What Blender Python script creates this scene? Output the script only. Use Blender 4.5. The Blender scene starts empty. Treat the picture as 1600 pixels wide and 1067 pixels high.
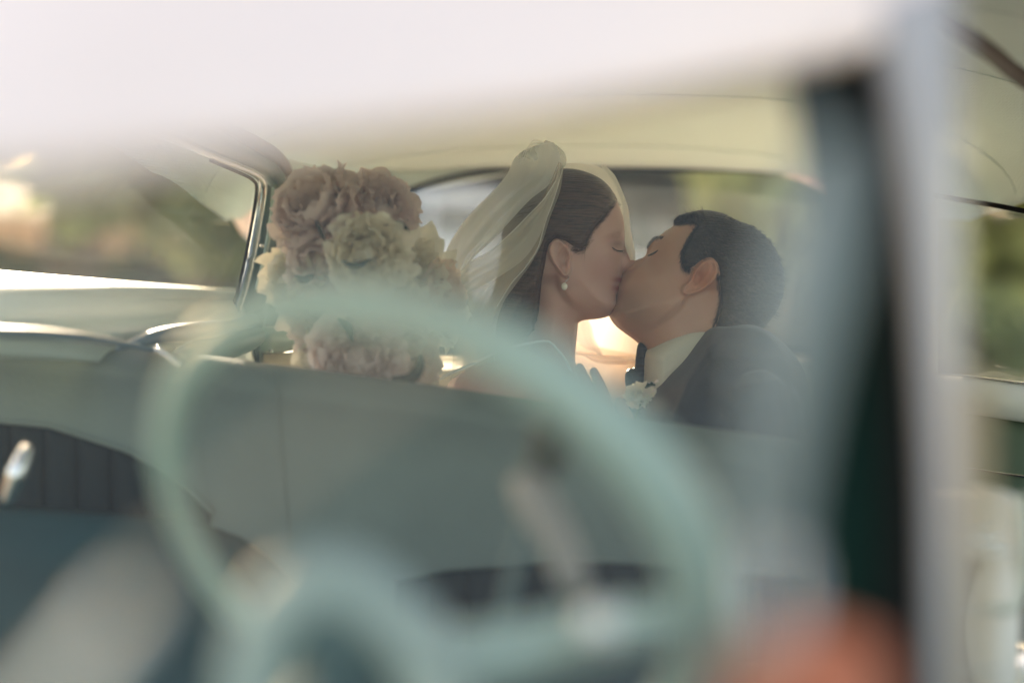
import bpy, bmesh, math, random
import numpy as np
from mathutils import Vector, Matrix
from mathutils.geometry import delaunay_2d_cdt
random.seed(7); rng = np.random.default_rng(7)
SC = bpy.context.scene; COL = SC.collection
# ------------------------------------------------------------ camera
F = 2860.0; D = 2.86
CAM_H = 1.28
cam = bpy.data.cameras.new('camera'); camo = bpy.data.objects.new('camera', cam); COL.objects.link(camo)
cam.sensor_width = 36; cam.lens = 36*F/1600; cam.clip_start = 0.05; cam.clip_end = 600
PITCH = math.radians(-4); ROLL = math.radians(3)
MC = Matrix.Translation((0, 0, CAM_H)) @ Matrix.Rotation(math.pi/2+PITCH, 4, 'X') @ Matrix.Rotation(ROLL, 4, 'Z')
camo.matrix_world = MC
cam.dof.use_dof = True; cam.dof.focus_distance = 2.80; cam.dof.aperture_fstop = 1.08
cam.dof.aperture_blades = 0
SC.camera = camo
# ------------------------------------------------------------ world, sun, exposure
SUN_EL = math.radians(17.5); SUN_AZ = math.radians(-15)     # azimuth measured from +Y (away from camera) towards +X
SUNDIR = Vector((math.sin(SUN_AZ)*math.cos(SUN_EL), math.cos(SUN_AZ)*math.cos(SUN_EL), math.sin(SUN_EL)))
w = bpy.data.worlds.new('World'); SC.world = w; w.use_nodes = True
nt = w.node_tree; bg = nt.nodes['Background']
sky = nt.nodes.new('ShaderNodeTexSky'); sky.sky_type = 'NISHITA'; sky.sun_disc = False
sky.sun_elevation = SUN_EL; sky.sun_rotation = SUN_AZ; sky.dust_density = 4.0; sky.air_density = 1.0; sky.ozone_density = .5
nt.links.new(sky.outputs[0], bg.inputs[0]); bg.inputs[1].default_value = 0.15
sl = bpy.data.lights.new('sun', 'SUN'); sl.energy = 4.0; sl.angle = math.radians(0.5); sl.color = (1, .90, .78)
so = bpy.data.objects.new('sun', sl); COL.objects.link(so)
so.rotation_euler = (-SUNDIR).to_track_quat('-Z', 'Y').to_euler()
SC.view_settings.view_transform = 'Standard'; SC.view_settings.look = 'None'
SC.view_settings.use_white_balance = True; SC.view_settings.white_balance_temperature = 7900
SC.view_settings.exposure = 2.25; SC.view_settings.gamma = 1; SC.view_settings.use_curve_mapping = False
SC.cycles.use_denoising = True
SC.cycles.max_bounces = 10; SC.cycles.transparent_max_bounces = 24
SC.cycles.caustics_reflective = False; SC.cycles.caustics_refractive = False
SC.cycles.sample_clamp_indirect = 5

# ------------------------------------------------------------ helpers
def L(px, py, d):
    """point seen at picture position (1600 wide) at distance d along the view axis"""
    return MC @ Vector(((px-800)/F*d, (533.5-py)/F*d, -d))
def Q(px, py, dz=0.0):
    """millimetre frame round the couple: one unit = 1 mm at distance D; dz in mm, away from camera"""
    return MC @ Vector(((px-800)/1000.0, (533.5-py)/1000.0, -(D+dz/1000.0)))
def mesh_obj(name, verts, faces, mats, parent=None, smooth=True, fm=None):
    me = bpy.data.meshes.new(name)
    me.from_pydata([tuple(v) for v in verts], [], faces)
    if not isinstance(mats, (list, tuple)): mats = [mats]
    for m in mats: me.materials.append(m)
    if fm is not None: me.polygons.foreach_set('material_index', fm)
    if smooth: me.polygons.foreach_set('use_smooth', [True]*len(me.polygons))
    me.update(); me.validate()
    bm = bmesh.new(); bm.from_mesh(me); bmesh.ops.recalc_face_normals(bm, faces=bm.faces); bm.to_mesh(me); bm.free()
    o = bpy.data.objects.new(name, me); COL.objects.link(o)
    if parent: setp(o, parent)
    return o
def wm(p):
    m = p.matrix_basis.copy()
    while p.parent:
        m = p.parent.matrix_basis @ p.matrix_parent_inverse @ m; p = p.parent
    return m
def setp(o, parent):
    o.parent = parent; o.matrix_parent_inverse = wm(parent).inverted()
def thing(name, label, cat, loc=(0, 0, 0), group=None):
    o = bpy.data.objects.new(name, None); COL.objects.link(o); o.location = loc; o.empty_display_size = .1
    o['label'] = label; o['category'] = cat
    if group: o['group'] = group
    return o
def tag(o, label, cat=None, group=None, kind=None):
    if label: o['label'] = label
    if cat: o['category'] = cat
    if group: o['group'] = group
    if kind: o['kind'] = kind
    return o
def mod_bevel(o, w=.004, seg=3):
    m = o.modifiers.new('bevel', 'BEVEL'); m.width = w; m.segments = seg; m.limit_method = 'ANGLE'; return o
def solid(o, t):
    m = o.modifiers.new('thick', 'SOLIDIFY'); m.thickness = t; m.offset = 0; return o
def grid_faces(nu, nv, cu=False, cv=False):
    f = []
    for i in range(nu if cu else nu-1):
        for j in range(nv if cv else nv-1):
            a = i*nv+j; b = i*nv+(j+1) % nv; c = ((i+1) % nu)*nv+(j+1) % nv; d_ = ((i+1) % nu)*nv+j
            f.append((a, b, c, d_))
    return f
def interp(pts, n, smooth=True):
    """n points evenly along a polyline of tuples, Catmull-Rom smoothed"""
    P = np.array(pts, float)
    if smooth and len(P) > 2:
        out = []
        E = np.vstack([2*P[0]-P[1], P, 2*P[-1]-P[-2]])
        for i in range(1, len(E)-2):
            for t in np.linspace(0, 1, 12, endpoint=False):
                a, b, c, d_ = E[i-1], E[i], E[i+1], E[i+2]
                out.append(.5*((2*b)+(-a+c)*t+(2*a-5*b+4*c-d_)*t*t+(-a+3*b-3*c+d_)*t**3))
        out.append(P[-1]); P = np.array(out)
    s = np.r_[0, np.cumsum(np.linalg.norm(np.diff(P, axis=0), axis=1))]
    q = np.linspace(0, s[-1], n)
    return np.c_[tuple(np.interp(q, s, P[:, k]) for k in range(P.shape[1]))]
def tube_geo(pts, radii, seg=14, caps=True, flat=1.0, flat_dir=None):
    """closed tube through world points; returns verts, faces"""
    P = [Vector(p) for p in pts]; n = len(P); V = []; Fc = []
    up = Vector((.123, .3, .95)).normalized()
    rings = []
    def frame(i):
        t = (P[min(i+1, n-1)]-P[max(i-1, 0)]).normalized()
        r = flat_dir if flat_dir is not None else up
        a = t.cross(r)
        if a.length < 1e-3: a = t.cross(Vector((1, 0, 0)))
        a.normalize(); return t, a, t.cross(a).normalized()
    rr = list(radii) if hasattr(radii, '__len__') else [radii]*n
    if caps:
        t, a, b = frame(0)
        for k in (80, 55, 28):
            q = math.radians(k); rings.append((P[0]-t*rr[0]*math.sin(q), a, b, rr[0]*math.cos(q)))
    for i in range(n):
        t, a, b = frame(i); rings.append((P[i], a, b, rr[i]))
    if caps:
        t, a, b = frame(n-1)
        for k in (28, 55, 80):
            q = math.radians(k); rings.append((P[-1]+t*rr[-1]*math.sin(q), a, b, rr[-1]*math.cos(q)))
    for c, a, b, r in rings:
        for k in range(seg):
            q = 2*math.pi*k/seg; V.append(c+a*(r*math.cos(q))+b*(r*flat*math.sin(q)))
    Fc = grid_faces(len(rings), seg, False, True)
    Fc.append(tuple(range(seg-1, -1, -1))); m = (len(rings)-1)*seg; Fc.append(tuple(range(m, m+seg)))
    return V, Fc
class MB:
    def __init__(s): s.v = []; s.f = []
    def add(s, vf):
        v, f = vf; n = len(s.v); s.v += list(v); s.f += [tuple(i+n for i in q) for q in f]; return s
    def tube(s, pts, r, **k): return s.add(tube_geo(pts, r, **k))
    def box(s, c, ax, ay, az):
        c = Vector(c); ax = Vector(ax); ay = Vector(ay); az = Vector(az)
        v = [c+ax*i+ay*j+az*k for i in (-1, 1) for j in (-1, 1) for k in (-1, 1)]
        return s.add((v, [(0, 1, 3, 2), (4, 6, 7, 5), (0, 4, 5, 1), (2, 3, 7, 6), (0, 2, 6, 4), (1, 5, 7, 3)]))
    def obj(s, name, mat, parent=None, smooth=True): return mesh_obj(name, s.v, s.f, mat, parent, smooth)
def slab(front, back, mbv=None):
    """closed solid between two equal grids given as arrays [nu][nv] of Vectors"""
    nu, nv = len(front), len(front[0])
    V = [p for r in front for p in r]+[p for r in back for p in r]; n = nu*nv
    Fc = [tuple(q) for q in grid_faces(nu, nv)]+[tuple(i+n for i in reversed(q)) for q in grid_faces(nu, nv)]
    edge = [i*nv for i in range(nu)]+[(nu-1)*nv+j for j in range(1, nv)]+[i*nv+nv-1 for i in range(nu-2, -1, -1)]+[j for j in range(nv-2, 0, -1)]
    for a, b in zip(edge, edge[1:]+edge[:1]): Fc.append((a, b, b+n, a+n))
    return V, Fc

# ------------------------------------------------------------ materials
MATS = {}
def mat(name, col, rough=.6, metal=0.0, bump=0.0, bscale=40.0, var=0.0, vscale=6.0, sheen=0.0, coat=0.0, sss=0.0,
        spec=.5, stretch=None, col2=None):
    if name in MATS: return MATS[name]
    m = bpy.data.materials.new(name); m.use_nodes = True; n = m.node_tree.nodes; l = m.node_tree.links
    p = n['Principled BSDF']; p.inputs['Base Color'].default_value = (*col, 1); p.inputs['Roughness'].default_value = rough
    p.inputs['Metallic'].default_value = metal; p.inputs['Specular IOR Level'].default_value = spec
    p.inputs['Sheen Weight'].default_value = sheen; p.inputs['Coat Weight'].default_value = coat; p.inputs['Coat Roughness'].default_value = .05
    if sss: p.inputs['Subsurface Weight'].default_value = sss; p.inputs['Subsurface Radius'].default_value = (.012, .004, .002); p.inputs['Subsurface Scale'].default_value = 1
    tc = n.new('ShaderNodeTexCoord'); mp = n.new('ShaderNodeMapping'); l.new(tc.outputs['Object'], mp.inputs[0])
    if stretch: mp.inputs['Rotation'].default_value = stretch[0]; mp.inputs['Scale'].default_value = stretch[1]
    if var:
        nz = n.new('ShaderNodeTexNoise'); nz.inputs['Scale'].default_value = vscale; nz.inputs['Detail'].default_value = 6
        l.new(mp.outputs[0], nz.inputs['Vector'])
        mx = n.new('ShaderNodeMix'); mx.data_type = 'RGBA'; c2 = col2 or tuple(c*(1-var) for c in col); c1 = col if col2 else tuple(min(1, c*(1+var)) for c in col)
        rp = n.new('ShaderNodeMapRange'); rp.inputs[1].default_value = .35; rp.inputs[2].default_value = .65; l.new(nz.outputs[0], rp.inputs[0])
        l.new(rp.outputs[0], mx.inputs[0]); mx.inputs[6].default_value = (*c2, 1); mx.inputs[7].default_value = (*c1, 1)
        l.new(mx.outputs[2], p.inputs['Base Color'])
    if bump:
        nb = n.new('ShaderNodeTexNoise'); nb.inputs['Scale'].default_value = bscale; nb.inputs['Detail'].default_value = 4
        l.new(mp.outputs[0], nb.inputs['Vector'])
        b = n.new('ShaderNodeBump'); b.inputs['Strength'].default_value = bump; b.inputs['Distance'].default_value = .002
        l.new(nb.outputs[0], b.inputs['Height']); l.new(b.outputs[0], p.inputs['Normal'])
    MATS[name] = m; return m
def sheer(name, col, opacity, trans=.5, gl=0.0):
    m = bpy.data.materials.new(name); m.use_nodes = True; n = m.node_tree.nodes; l = m.node_tree.links
    n.clear(); out = n.new('ShaderNodeOutputMaterial'); tr = n.new('ShaderNodeBsdfTransparent')
    df = n.new('ShaderNodeBsdfDiffuse'); tl = n.new('ShaderNodeBsdfTranslucent'); df.inputs[0].default_value = (*col, 1); tl.inputs[0].default_value = (*col, 1)
    mx = n.new('ShaderNodeMixShader'); mx.inputs[0].default_value = trans; l.new(df.outputs[0], mx.inputs[1]); l.new(tl.outputs[0], mx.inputs[2])
    m2 = n.new('ShaderNodeMixShader'); l.new(tr.outputs[0], m2.inputs[1]); l.new(mx.outputs[0], m2.inputs[2])
    # seen edge-on a net shows more thread: opacity rises towards grazing view
    lw = n.new('ShaderNodeLayerWeight'); lw.inputs[0].default_value = .35
    mr = n.new('ShaderNodeMapRange'); mr.inputs[3].default_value = opacity; mr.inputs[4].default_value = min(1, opacity*1.6)
    l.new(lw.outputs['Facing'], mr.inputs[0]); l.new(mr.outputs[0], m2.inputs[0]); l.new(m2.outputs[0], out.inputs[0])
    return m
def glass(name, film=0.0, tint=(1, 1, 1), film_col=(.6, .66, .68), smear=None, refl=1.0):
    m = bpy.data.materials.new(name); m.use_nodes = True; n = m.node_tree.nodes; l = m.node_tree.links
    n.clear(); out = n.new('ShaderNodeOutputMaterial'); tr = n.new('ShaderNodeBsdfTransparent'); tr.inputs[0].default_value = (*tint, 1)
    gl = n.new('ShaderNodeBsdfGlossy'); gl.inputs['Roughness'].default_value = .02
    fr = n.new('ShaderNodeFresnel'); fr.inputs[0].default_value = 1.5
    mu = n.new('ShaderNodeMath'); mu.operation = 'MULTIPLY'; mu.inputs[1].default_value = refl; l.new(fr.outputs[0], mu.inputs[0])
    a = n.new('ShaderNodeMixShader'); l.new(mu.outputs[0], a.inputs[0]); l.new(tr.outputs[0], a.inputs[1]); l.new(gl.outputs[0], a.inputs[2])
    last = a
    if film:
        df = n.new('ShaderNodeBsdfDiffuse'); tl = n.new('ShaderNodeBsdfTranslucent'); df.inputs[0].default_value = (*film_col, 1); tl.inputs[0].default_value = (*film_col, 1)
        mx = n.new('ShaderNodeMixShader'); mx.inputs[0].default_value = .5; l.new(df.outputs[0], mx.inputs[1]); l.new(tl.outputs[0], mx.inputs[2])
        b = n.new('ShaderNodeMixShader'); l.new(a.outputs[0], b.inputs[1]); l.new(mx.outputs[0], b.inputs[2])
        tc = n.new('ShaderNodeTexCoord'); nz = n.new('ShaderNodeTexNoise'); nz.inputs['Scale'].default_value = 4; nz.inputs['Detail'].default_value = 3
        l.new(tc.outputs['Object'], nz.inputs['Vector'])
        mr = n.new('ShaderNodeMapRange'); mr.inputs[1].default_value = .3; mr.inputs[2].default_value = .7
        mr.inputs[3].default_value = film*.5; mr.inputs[4].default_value = film*1.5; l.new(nz.outputs[0], mr.inputs[0])
        l.new(mr.outputs[0], b.inputs[0]); last = b
    l.new(last.outputs[0], out.inputs[0]); return m

M_white = mat('white_paint', (.95, .755, .69), .55, var=.03, vscale=3)
M_aqua = mat('aqua_paint', (.34, .50, .47), .28, coat=.8, var=.04, vscale=3)
M_wheel = mat('aqua_plastic', (.38, .50, .44), .35, var=.06, vscale=9)
M_teal = mat('teal_paint', (.035, .10, .10), .35, var=.1, vscale=8)
M_dteal = mat('dark_green_trim', (.006, .022, .018), .9, spec=.1, var=.15, vscale=7)
M_black = mat('black_rubber', (.010, .009, .010), .85, spec=.15, bump=.2)
M_brown = mat('brown_rubber', (.07, .05, .045), .6, bump=.2)
M_chrome = mat('chrome', (.80, .80, .80), .10, metal=1)
M_satin = mat('satin_chrome', (.75, .74, .72), .22, metal=1)
M_vinyl = mat('grey_green_vinyl', (.15, .185, .16), .65, spec=.3, bump=.5, bscale=180, var=.14, vscale=4)
M_navy = mat('dark_blue_vinyl', (.003, .012, .015), .8, spec=.2, bump=.3, bscale=300, var=.15)
M_tealv = mat('teal_vinyl', (.004, .05, .06), .8, spec=.15, bump=.3, bscale=300, var=.1)
M_cream = mat('cream_vinyl', (.72, .68, .55), .5, bump=.3, bscale=300, var=.05)
M_greenp = mat('sage_green_panel', (.16, .22, .15), .5, var=.06)
M_skin = None
def headliner_mat():
    m = mat('headliner_cloth', (.66, .77, .76), .8, var=.05, vscale=2.5)
    n = m.node_tree.nodes; l = m.node_tree.links; p = n['Principled BSDF']
    tc = n.new('ShaderNodeTexCoord'); vo = n.new('ShaderNodeTexVoronoi'); vo.inputs['Scale'].default_value = 260; vo.inputs['Randomness'].default_value = .1
    l.new(tc.outputs['Object'], vo.inputs['Vector'])
    b = n.new('ShaderNodeBump'); b.inputs['Strength'].default_value = .9; b.inputs['Distance'].default_value = .003
    l.new(vo.outputs['Distance'], b.inputs['Height']); l.new(b.outputs[0], p.inputs['Normal'])
    p.inputs['Sheen Weight'].default_value = .2
    return m
M_head = headliner_mat()

# ------------------------------------------------------------ ground, road, background
def ground():
    n = 60; xs = np.sinh(np.linspace(-4.2, 4.2, n))/np.sinh(4.2)*400; ys = np.sinh(np.linspace(-4.2, 4.2, n))/np.sinh(4.2)*400+5
    V = []
    for x in xs:
        for y in ys:
            z = -0.02+ (0.5*math.sin(x*.11+1)*math.sin(y*.07) if abs(y) > 16 or abs(x) > 20 else 0)*min(1, max(abs(y)-16, abs(x)-20)/20)
            V.append((x, y, z))
    m = bpy.data.materials.new('earth'); m.use_nodes = True; nn = m.node_tree.nodes; l = m.node_tree.links; p = nn['Principled BSDF']
    tc = nn.new('ShaderNodeTexCoord'); nz = nn.new('ShaderNodeTexNoise'); nz.inputs['Scale'].default_value = .12; nz.inputs['Detail'].default_value = 8
    l.new(tc.outputs['Object'], nz.inputs['Vector']); rp = nn.new('ShaderNodeValToRGB'); e = rp.color_ramp.elements
    e[0].position = .30; e[0].color = (.06, .07, .03, 1); e[1].position = .42; e[1].color = (.20, .135, .09, 1)
    l.new(nz.outputs[0], rp.inputs[0])
    n2 = nn.new('ShaderNodeTexNoise'); n2.inputs['Scale'].default_value = 6; n2.inputs['Detail'].default_value = 8; l.new(tc.outputs['Object'], n2.inputs['Vector'])
    mx = nn.new('ShaderNodeMix'); mx.data_type = 'RGBA'; mx.blend_type = 'OVERLAY'; mx.inputs[0].default_value = .35
    l.new(rp.outputs[0], mx.inputs[6]); l.new(n2.outputs[1], mx.inputs[7]); l.new(mx.outputs[2], p.inputs['Base Color']); p.inputs['Roughness'].default_value = 1; p.inputs['Specular IOR Level'].default_value = 0
    o = mesh_obj('ground', V, grid_faces(n, n), m); tag(o, 'tan dry earth with patches of grass', None, kind='structure')
    # the drive the car stands on
    xs = np.linspace(-5, 7, 30); ys = np.linspace(-12, 17, 40)
    V = [(x, y, .002+.0*x) for x in xs for y in ys]
    g = mat('gravel_drive', (.34, .30, .26), .95, bump=.6, bscale=60, var=.2, vscale=14)
    o = mesh_obj('gravel_drive', V, grid_faces(30, 40), g); tag(o, 'pale gravel drive under the car', None, kind='structure')
ground()
def hills():
    V = []; na, nr = 120, 14
    for i in range(na):
        a = math.radians(-80+200*i/(na-1)) if False else math.radians(-75+150*i/(na-1))
        for j in range(nr):
            t = j/(nr-1); r_ = 85+90*t; h = (7+2.5*math.sin(a*5)+1.5*math.sin(a*13+1))*(t*t*(3-2*t))*1.2-.3
            V.append((r_*math.sin(a), r_*math.cos(a), h+.5*math.sin(a*40+j)*t))
    tag(mesh_obj('hills', V, grid_faces(na, nr), mat('dry_hillside', (.20, .15, .09), .95, var=.5, vscale=.15, col2=(.06, .07, .03))), 'low dry hillside dotted with scrub', None, kind='structure')
hills()

M_bark = mat('bark', (.16, .12, .10), .9, bump=.8, bscale=20, var=.3, vscale=8)
def leaf_mat(name, c1, c2):
    m = mat(name, c1, .6, var=.5, vscale=1.6, col2=c2)
    n = m.node_tree.nodes; l = m.node_tree.links; p = n['Principled BSDF']; out = [x for x in n if x.type == 'OUTPUT_MATERIAL'][0]
    tl = n.new('ShaderNodeBsdfTranslucent'); mx = n.new('ShaderNodeMixShader'); mx.inputs[0].default_value = .35
    src = p.inputs['Base Color'].links[0].from_socket; l.new(src, tl.inputs[0])
    l.new(p.outputs[0], mx.inputs[1]); l.new(tl.outputs[0], mx.inputs[2]); l.new(mx.outputs[0], out.inputs[0])
    return m
M_leafA = leaf_mat('olive_leaves', (.28, .31, .13), (.12, .16, .07))
M_leafB = leaf_mat('yellow_green_leaves', (.66, .64, .24), (.38, .40, .13))
M_leafC = leaf_mat('dark_leaves', (.04, .06, .035), (.02, .035, .025))
def crown_geo(cx, cy, z0, z1, r, n, leaf):
    V = []; Fc = []
    nc = 26; cl = []
    for i in range(nc):
        a = random.uniform(0, 6.283); zz = random.random(); rr = r*math.sqrt(max(.05, 1-(2*zz-1)**2))*random.uniform(.3, 1)
        cl.append((cx+rr*math.cos(a), cy+rr*math.sin(a), z0+(z1-z0)*zz, r*random.uniform(.22, .42)))
    for i in range(n):
        c = random.choice(cl); v = Vector((random.gauss(0, 1), random.gauss(0, 1), random.gauss(0, .8))).normalized()*(c[3]*random.random()**.33)
        p = Vector(c[:3])+v; a = Vector((random.gauss(0, 1), random.gauss(0, 1), random.gauss(0, 1))).normalized()
        b = a.orthogonal().normalized(); s = leaf*random.uniform(.6, 1.4)
        k = len(V); V += [p-a*s, p+b*s*.5, p+a*s, p-b*s*.5]; Fc.append((k, k+1, k+2, k+3))
    return V, Fc
def tree(x, y, h, r, lm, label, base=.35, n=2600, leaf=.24, tr=.14, group='trees round the drive', cat='tree', name='broadleaf_tree', lean=0):
    t = thing(name, label, cat, (x, y, 0), group)
    mb = MB(); pts = [(x+lean*q*h+.05*math.sin(q*9+x), y+.05*math.cos(q*7+x), q*h*.85) for q in np.linspace(0, 1, 9)]
    mb.tube(pts, [tr*(1.25-q) for q in np.linspace(0, 1, 9)], seg=10)
    mb.obj('trunk', M_bark, t)
    for i in range(5):
        q = random.uniform(base, .75); a = random.uniform(0, 6.28); p0 = Vector((x+lean*q*h, y, q*h*.85))
        p2 = p0+Vector((math.cos(a)*r*.7, math.sin(a)*r*.7, h*.16)); p1 = (p0+p2)/2+Vector((0, 0, .1))
        MB().tube([p0, p1, p2], [tr*.45, tr*.3, tr*.12], seg=7).obj('limb', M_bark, t)
    V, Fc = crown_geo(x+lean*h, y, h*base, h, r, n, leaf)
    mesh_obj('crown', V, Fc, lm, t, smooth=False)
    return t
def at(px, d): # ground x,y for picture column px at distance d
    p = L(px, 360, d); return p.x, p.y
def T(px, d, *a, **k): x, y = at(px, d); return tree(x, y, *a, **k)
T(95, 15, 10, 1.8, M_leafA, 'slim grey trunked tree, first from the edge in the front side window', base=.66, tr=.10)
T(142, 16.5, 10.5, 1.8, M_leafA, 'slim grey trunked tree standing just right of its twin in the front side window', base=.66, tr=.09)
T(330, 13, 3.6, 1.3, M_leafA, 'olive tree seen through the side window beside the chromed frame', base=.30)
T(560, 22, 5, 3.0, M_leafC, 'dark tree behind the bouquet and white car', base=.12, n=5000, leaf=.3)
T(870, 24, 5, 1.7, M_leafC, 'broad dark tree directly behind the bride', base=.08, n=5500, leaf=.34)
T(1035, 20, 4.5, .75, M_leafC, 'dim grey green tree seen between the two heads', base=.10, n=4000)
T(1125, 26, 5.5, 1.8, M_leafB, 'sunlit yellow green tree above the groom', base=.10, n=3500)
T(1290, 22, 5, 1.4, M_leafA, 'olive tree behind the groom at the right end of the rear window', base=.12, n=3500)
T(1560, 17, 6, 2.6, M_leafB, 'bright yellow green tree filling the rear quarter window', base=.05, n=9000, leaf=.30)
T(1440, 26, 9, 3.0, M_leafA, 'olive tree hidden mostly by the pale windscreen pillar', base=.10, n=3500)
T(-60, 40, 8, 2.6, M_leafB, 'yellow green tree at the left edge of the side window', base=.25, n=3500)
T(240, 60, 7, 3.4, M_leafC, 'dark distant tree in the middle of the front side window', base=.15, n=4500)
T(700, 42, 8, 6, M_leafC, 'tall distant tree rising above the white parked car', base=.08, n=6000, leaf=.3)
def shrub(px, d, w_, h_, lm, label):
    x, y = at(px, d); t = thing('shrub', label, 'shrub', (x, y, 0), 'low shrubs along the drive')
    V, Fc = crown_geo(x, y, .05, h_, w_, 1800, .08); mesh_obj('foliage', V, Fc, lm, t, smooth=False)
    MB().tube([(x, y, -.02), (x+.03, y, h_*.6)], [.04, .02], seg=7).obj('stem', M_bark, t)
shrub(150, 18, .95, .55, M_leafC, 'low dark shrub below the sunlit bank in the side window')
shrub(270, 17, .9, .6, M_leafC, 'dark grey green shrub left of the chromed window frame')
shrub(20, 19, .9, .5, M_leafC, 'low dark shrub at the left picture edge')
shrub(1590, 12, .7, .75, M_leafA, 'small olive shrub at the right edge of the quarter window')

def parked_car():
    x, y = at(690, 18); t = thing('parked_car', 'white parked car blurred behind the rear window and bouquet', 'car', (x, y, 0))
    B = Vector((x, y, 0)); K = M_pw = mat('white_car_paint', (.82, .80, .80), .3, coat=.6)
    prof = [(-2.1, .35), (-2.15, .62), (-2.0, .85), (-1.3, .95), (-.75, 1.42), (.55, 1.45), (1.25, 1.0), (2.0, .88), (2.15, .6), (2.1, .35)]
    P = interp(prof, 60); n = len(P); fr = []
    hw = lambda z: .85-max(0, z-.9)*.35
    V = [B+Vector((p[0], -hw(p[1]), p[1])) for p in P]+[B+Vector((p[0], hw(p[1]), p[1])) for p in P]
    Fc = [(i, i+1, n+i+1, n+i) for i in range(n-1)]+[(n-1, 0, n, 2*n-1), tuple(range(n)), tuple(range(2*n-1, n-1, -1))]
    mod_bevel(mesh_obj('body', V, Fc, K, t, smooth=False), .06, 3)
    gl = mat('dark_glass', (.02, .03, .03), .05)
    for q in ([(-1.1, 1.0), (-.7, 1.33), (-.15, 1.36), (-.15, 1.0)], [(-.07, 1.0), (-.07, 1.36), (.5, 1.36), (1.05, 1.0)]):
        for s in (-1, 1):
            o = [B+Vector((a, s*(hw(b)+.012), b)) for a, b in q]; i_ = [B+Vector((a, s*(hw(b)-.02), b)) for a, b in q]
            mesh_obj('window', o+i_, [(0, 1, 2, 3), (7, 6, 5, 4), (0, 1, 5, 4), (1, 2, 6, 5), (2, 3, 7, 6), (3, 0, 4, 7)], gl, t, smooth=False)
    ru = mat('tyre_rubber', (.02, .02, .02), .8)
    for wx in (-1.35, 1.35):
        for s in (-1, 1):
            c = B+Vector((wx, s*.80, .33)); ya = Vector((0, 1, 0)); seg = 24; V = []
            for yy, r in ((-.09, .26), (-.1, .30), (-.07, .33), (.07, .33), (.1, .30), (.09, .26)):
                V += [c+Vector((r*math.cos(a), yy, r*math.sin(a))) for a in np.linspace(0, 6.283, seg, endpoint=False)]
            wo = mesh_obj('wheel', V, grid_faces(6, seg, True, True), ru, t)
            V = [c+Vector((0, s*.07, 0))]+[c+Vector((.25*math.cos(a), s*.05, .25*math.sin(a))) for a in np.linspace(0, 6.283, seg, endpoint=False)]
            V += [c+Vector((.25*math.cos(a), -s*.05, .25*math.sin(a))) for a in np.linspace(0, 6.283, seg, endpoint=False)]
            mesh_obj('rim', V, [(0, 1+i, 1+(i+1) % seg) for i in range(seg)]+[(1+i, 1+seg+i, 1+seg+(i+1) % seg, 1+(i+1) % seg) for i in range(seg)]+[tuple(range(seg+1, 2*seg+1))], M_satin, wo)
parked_car()

# ------------------------------------------------------------ the vintage car
CAR = thing('vintage_car', 'aqua and white vintage car whose windscreen, steering wheel and seats surround the couple', 'car', (0.15, 1.6, 0))
def strip(name, pts, r, m, parent=CAR, seg=12, n=40, flat=1.0, label=None, caps=True):
    """swept bar through (px,py,d) points"""
    P = interp(pts, n); rr = r if not hasattr(r, '__len__') else np.interp(np.linspace(0, 1, n), np.linspace(0, 1, len(r)), r)
    o = MB().tube([L(*p) for p in P], rr, seg=seg, flat=flat, caps=caps).obj(name, m, parent)
    if label: o['label'] = label
    return o
def panel(name, top, bot, thick, m, parent=CAR, n=40, k=10, bulge=0.0, dback=(0, 0, 1), label=None):
    """curved solid panel between two (px,py,d) polylines, thick metres away from the camera"""
    A = interp(top, n); B = interp(bot, n); fr = []; bk = []
    for a, b in zip(A, B):
        r1 = []; r2 = []
        for j in range(k):
            t = j/(k-1); q = a*(1-t)+b*t; bl = bulge*math.sin(math.pi*t)
            r1.append(L(q[0], q[1], q[2]-bl)); r2.append(L(q[0], q[1], q[2]-bl)+(MC.to_3x3() @ Vector((0, 0, -thick))))
        fr.append(r1); bk.append(r2)
    V, Fc = slab(fr, bk); o = mesh_obj(name, V, Fc, m, parent)
    if label: o['label'] = label
    return o
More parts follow.
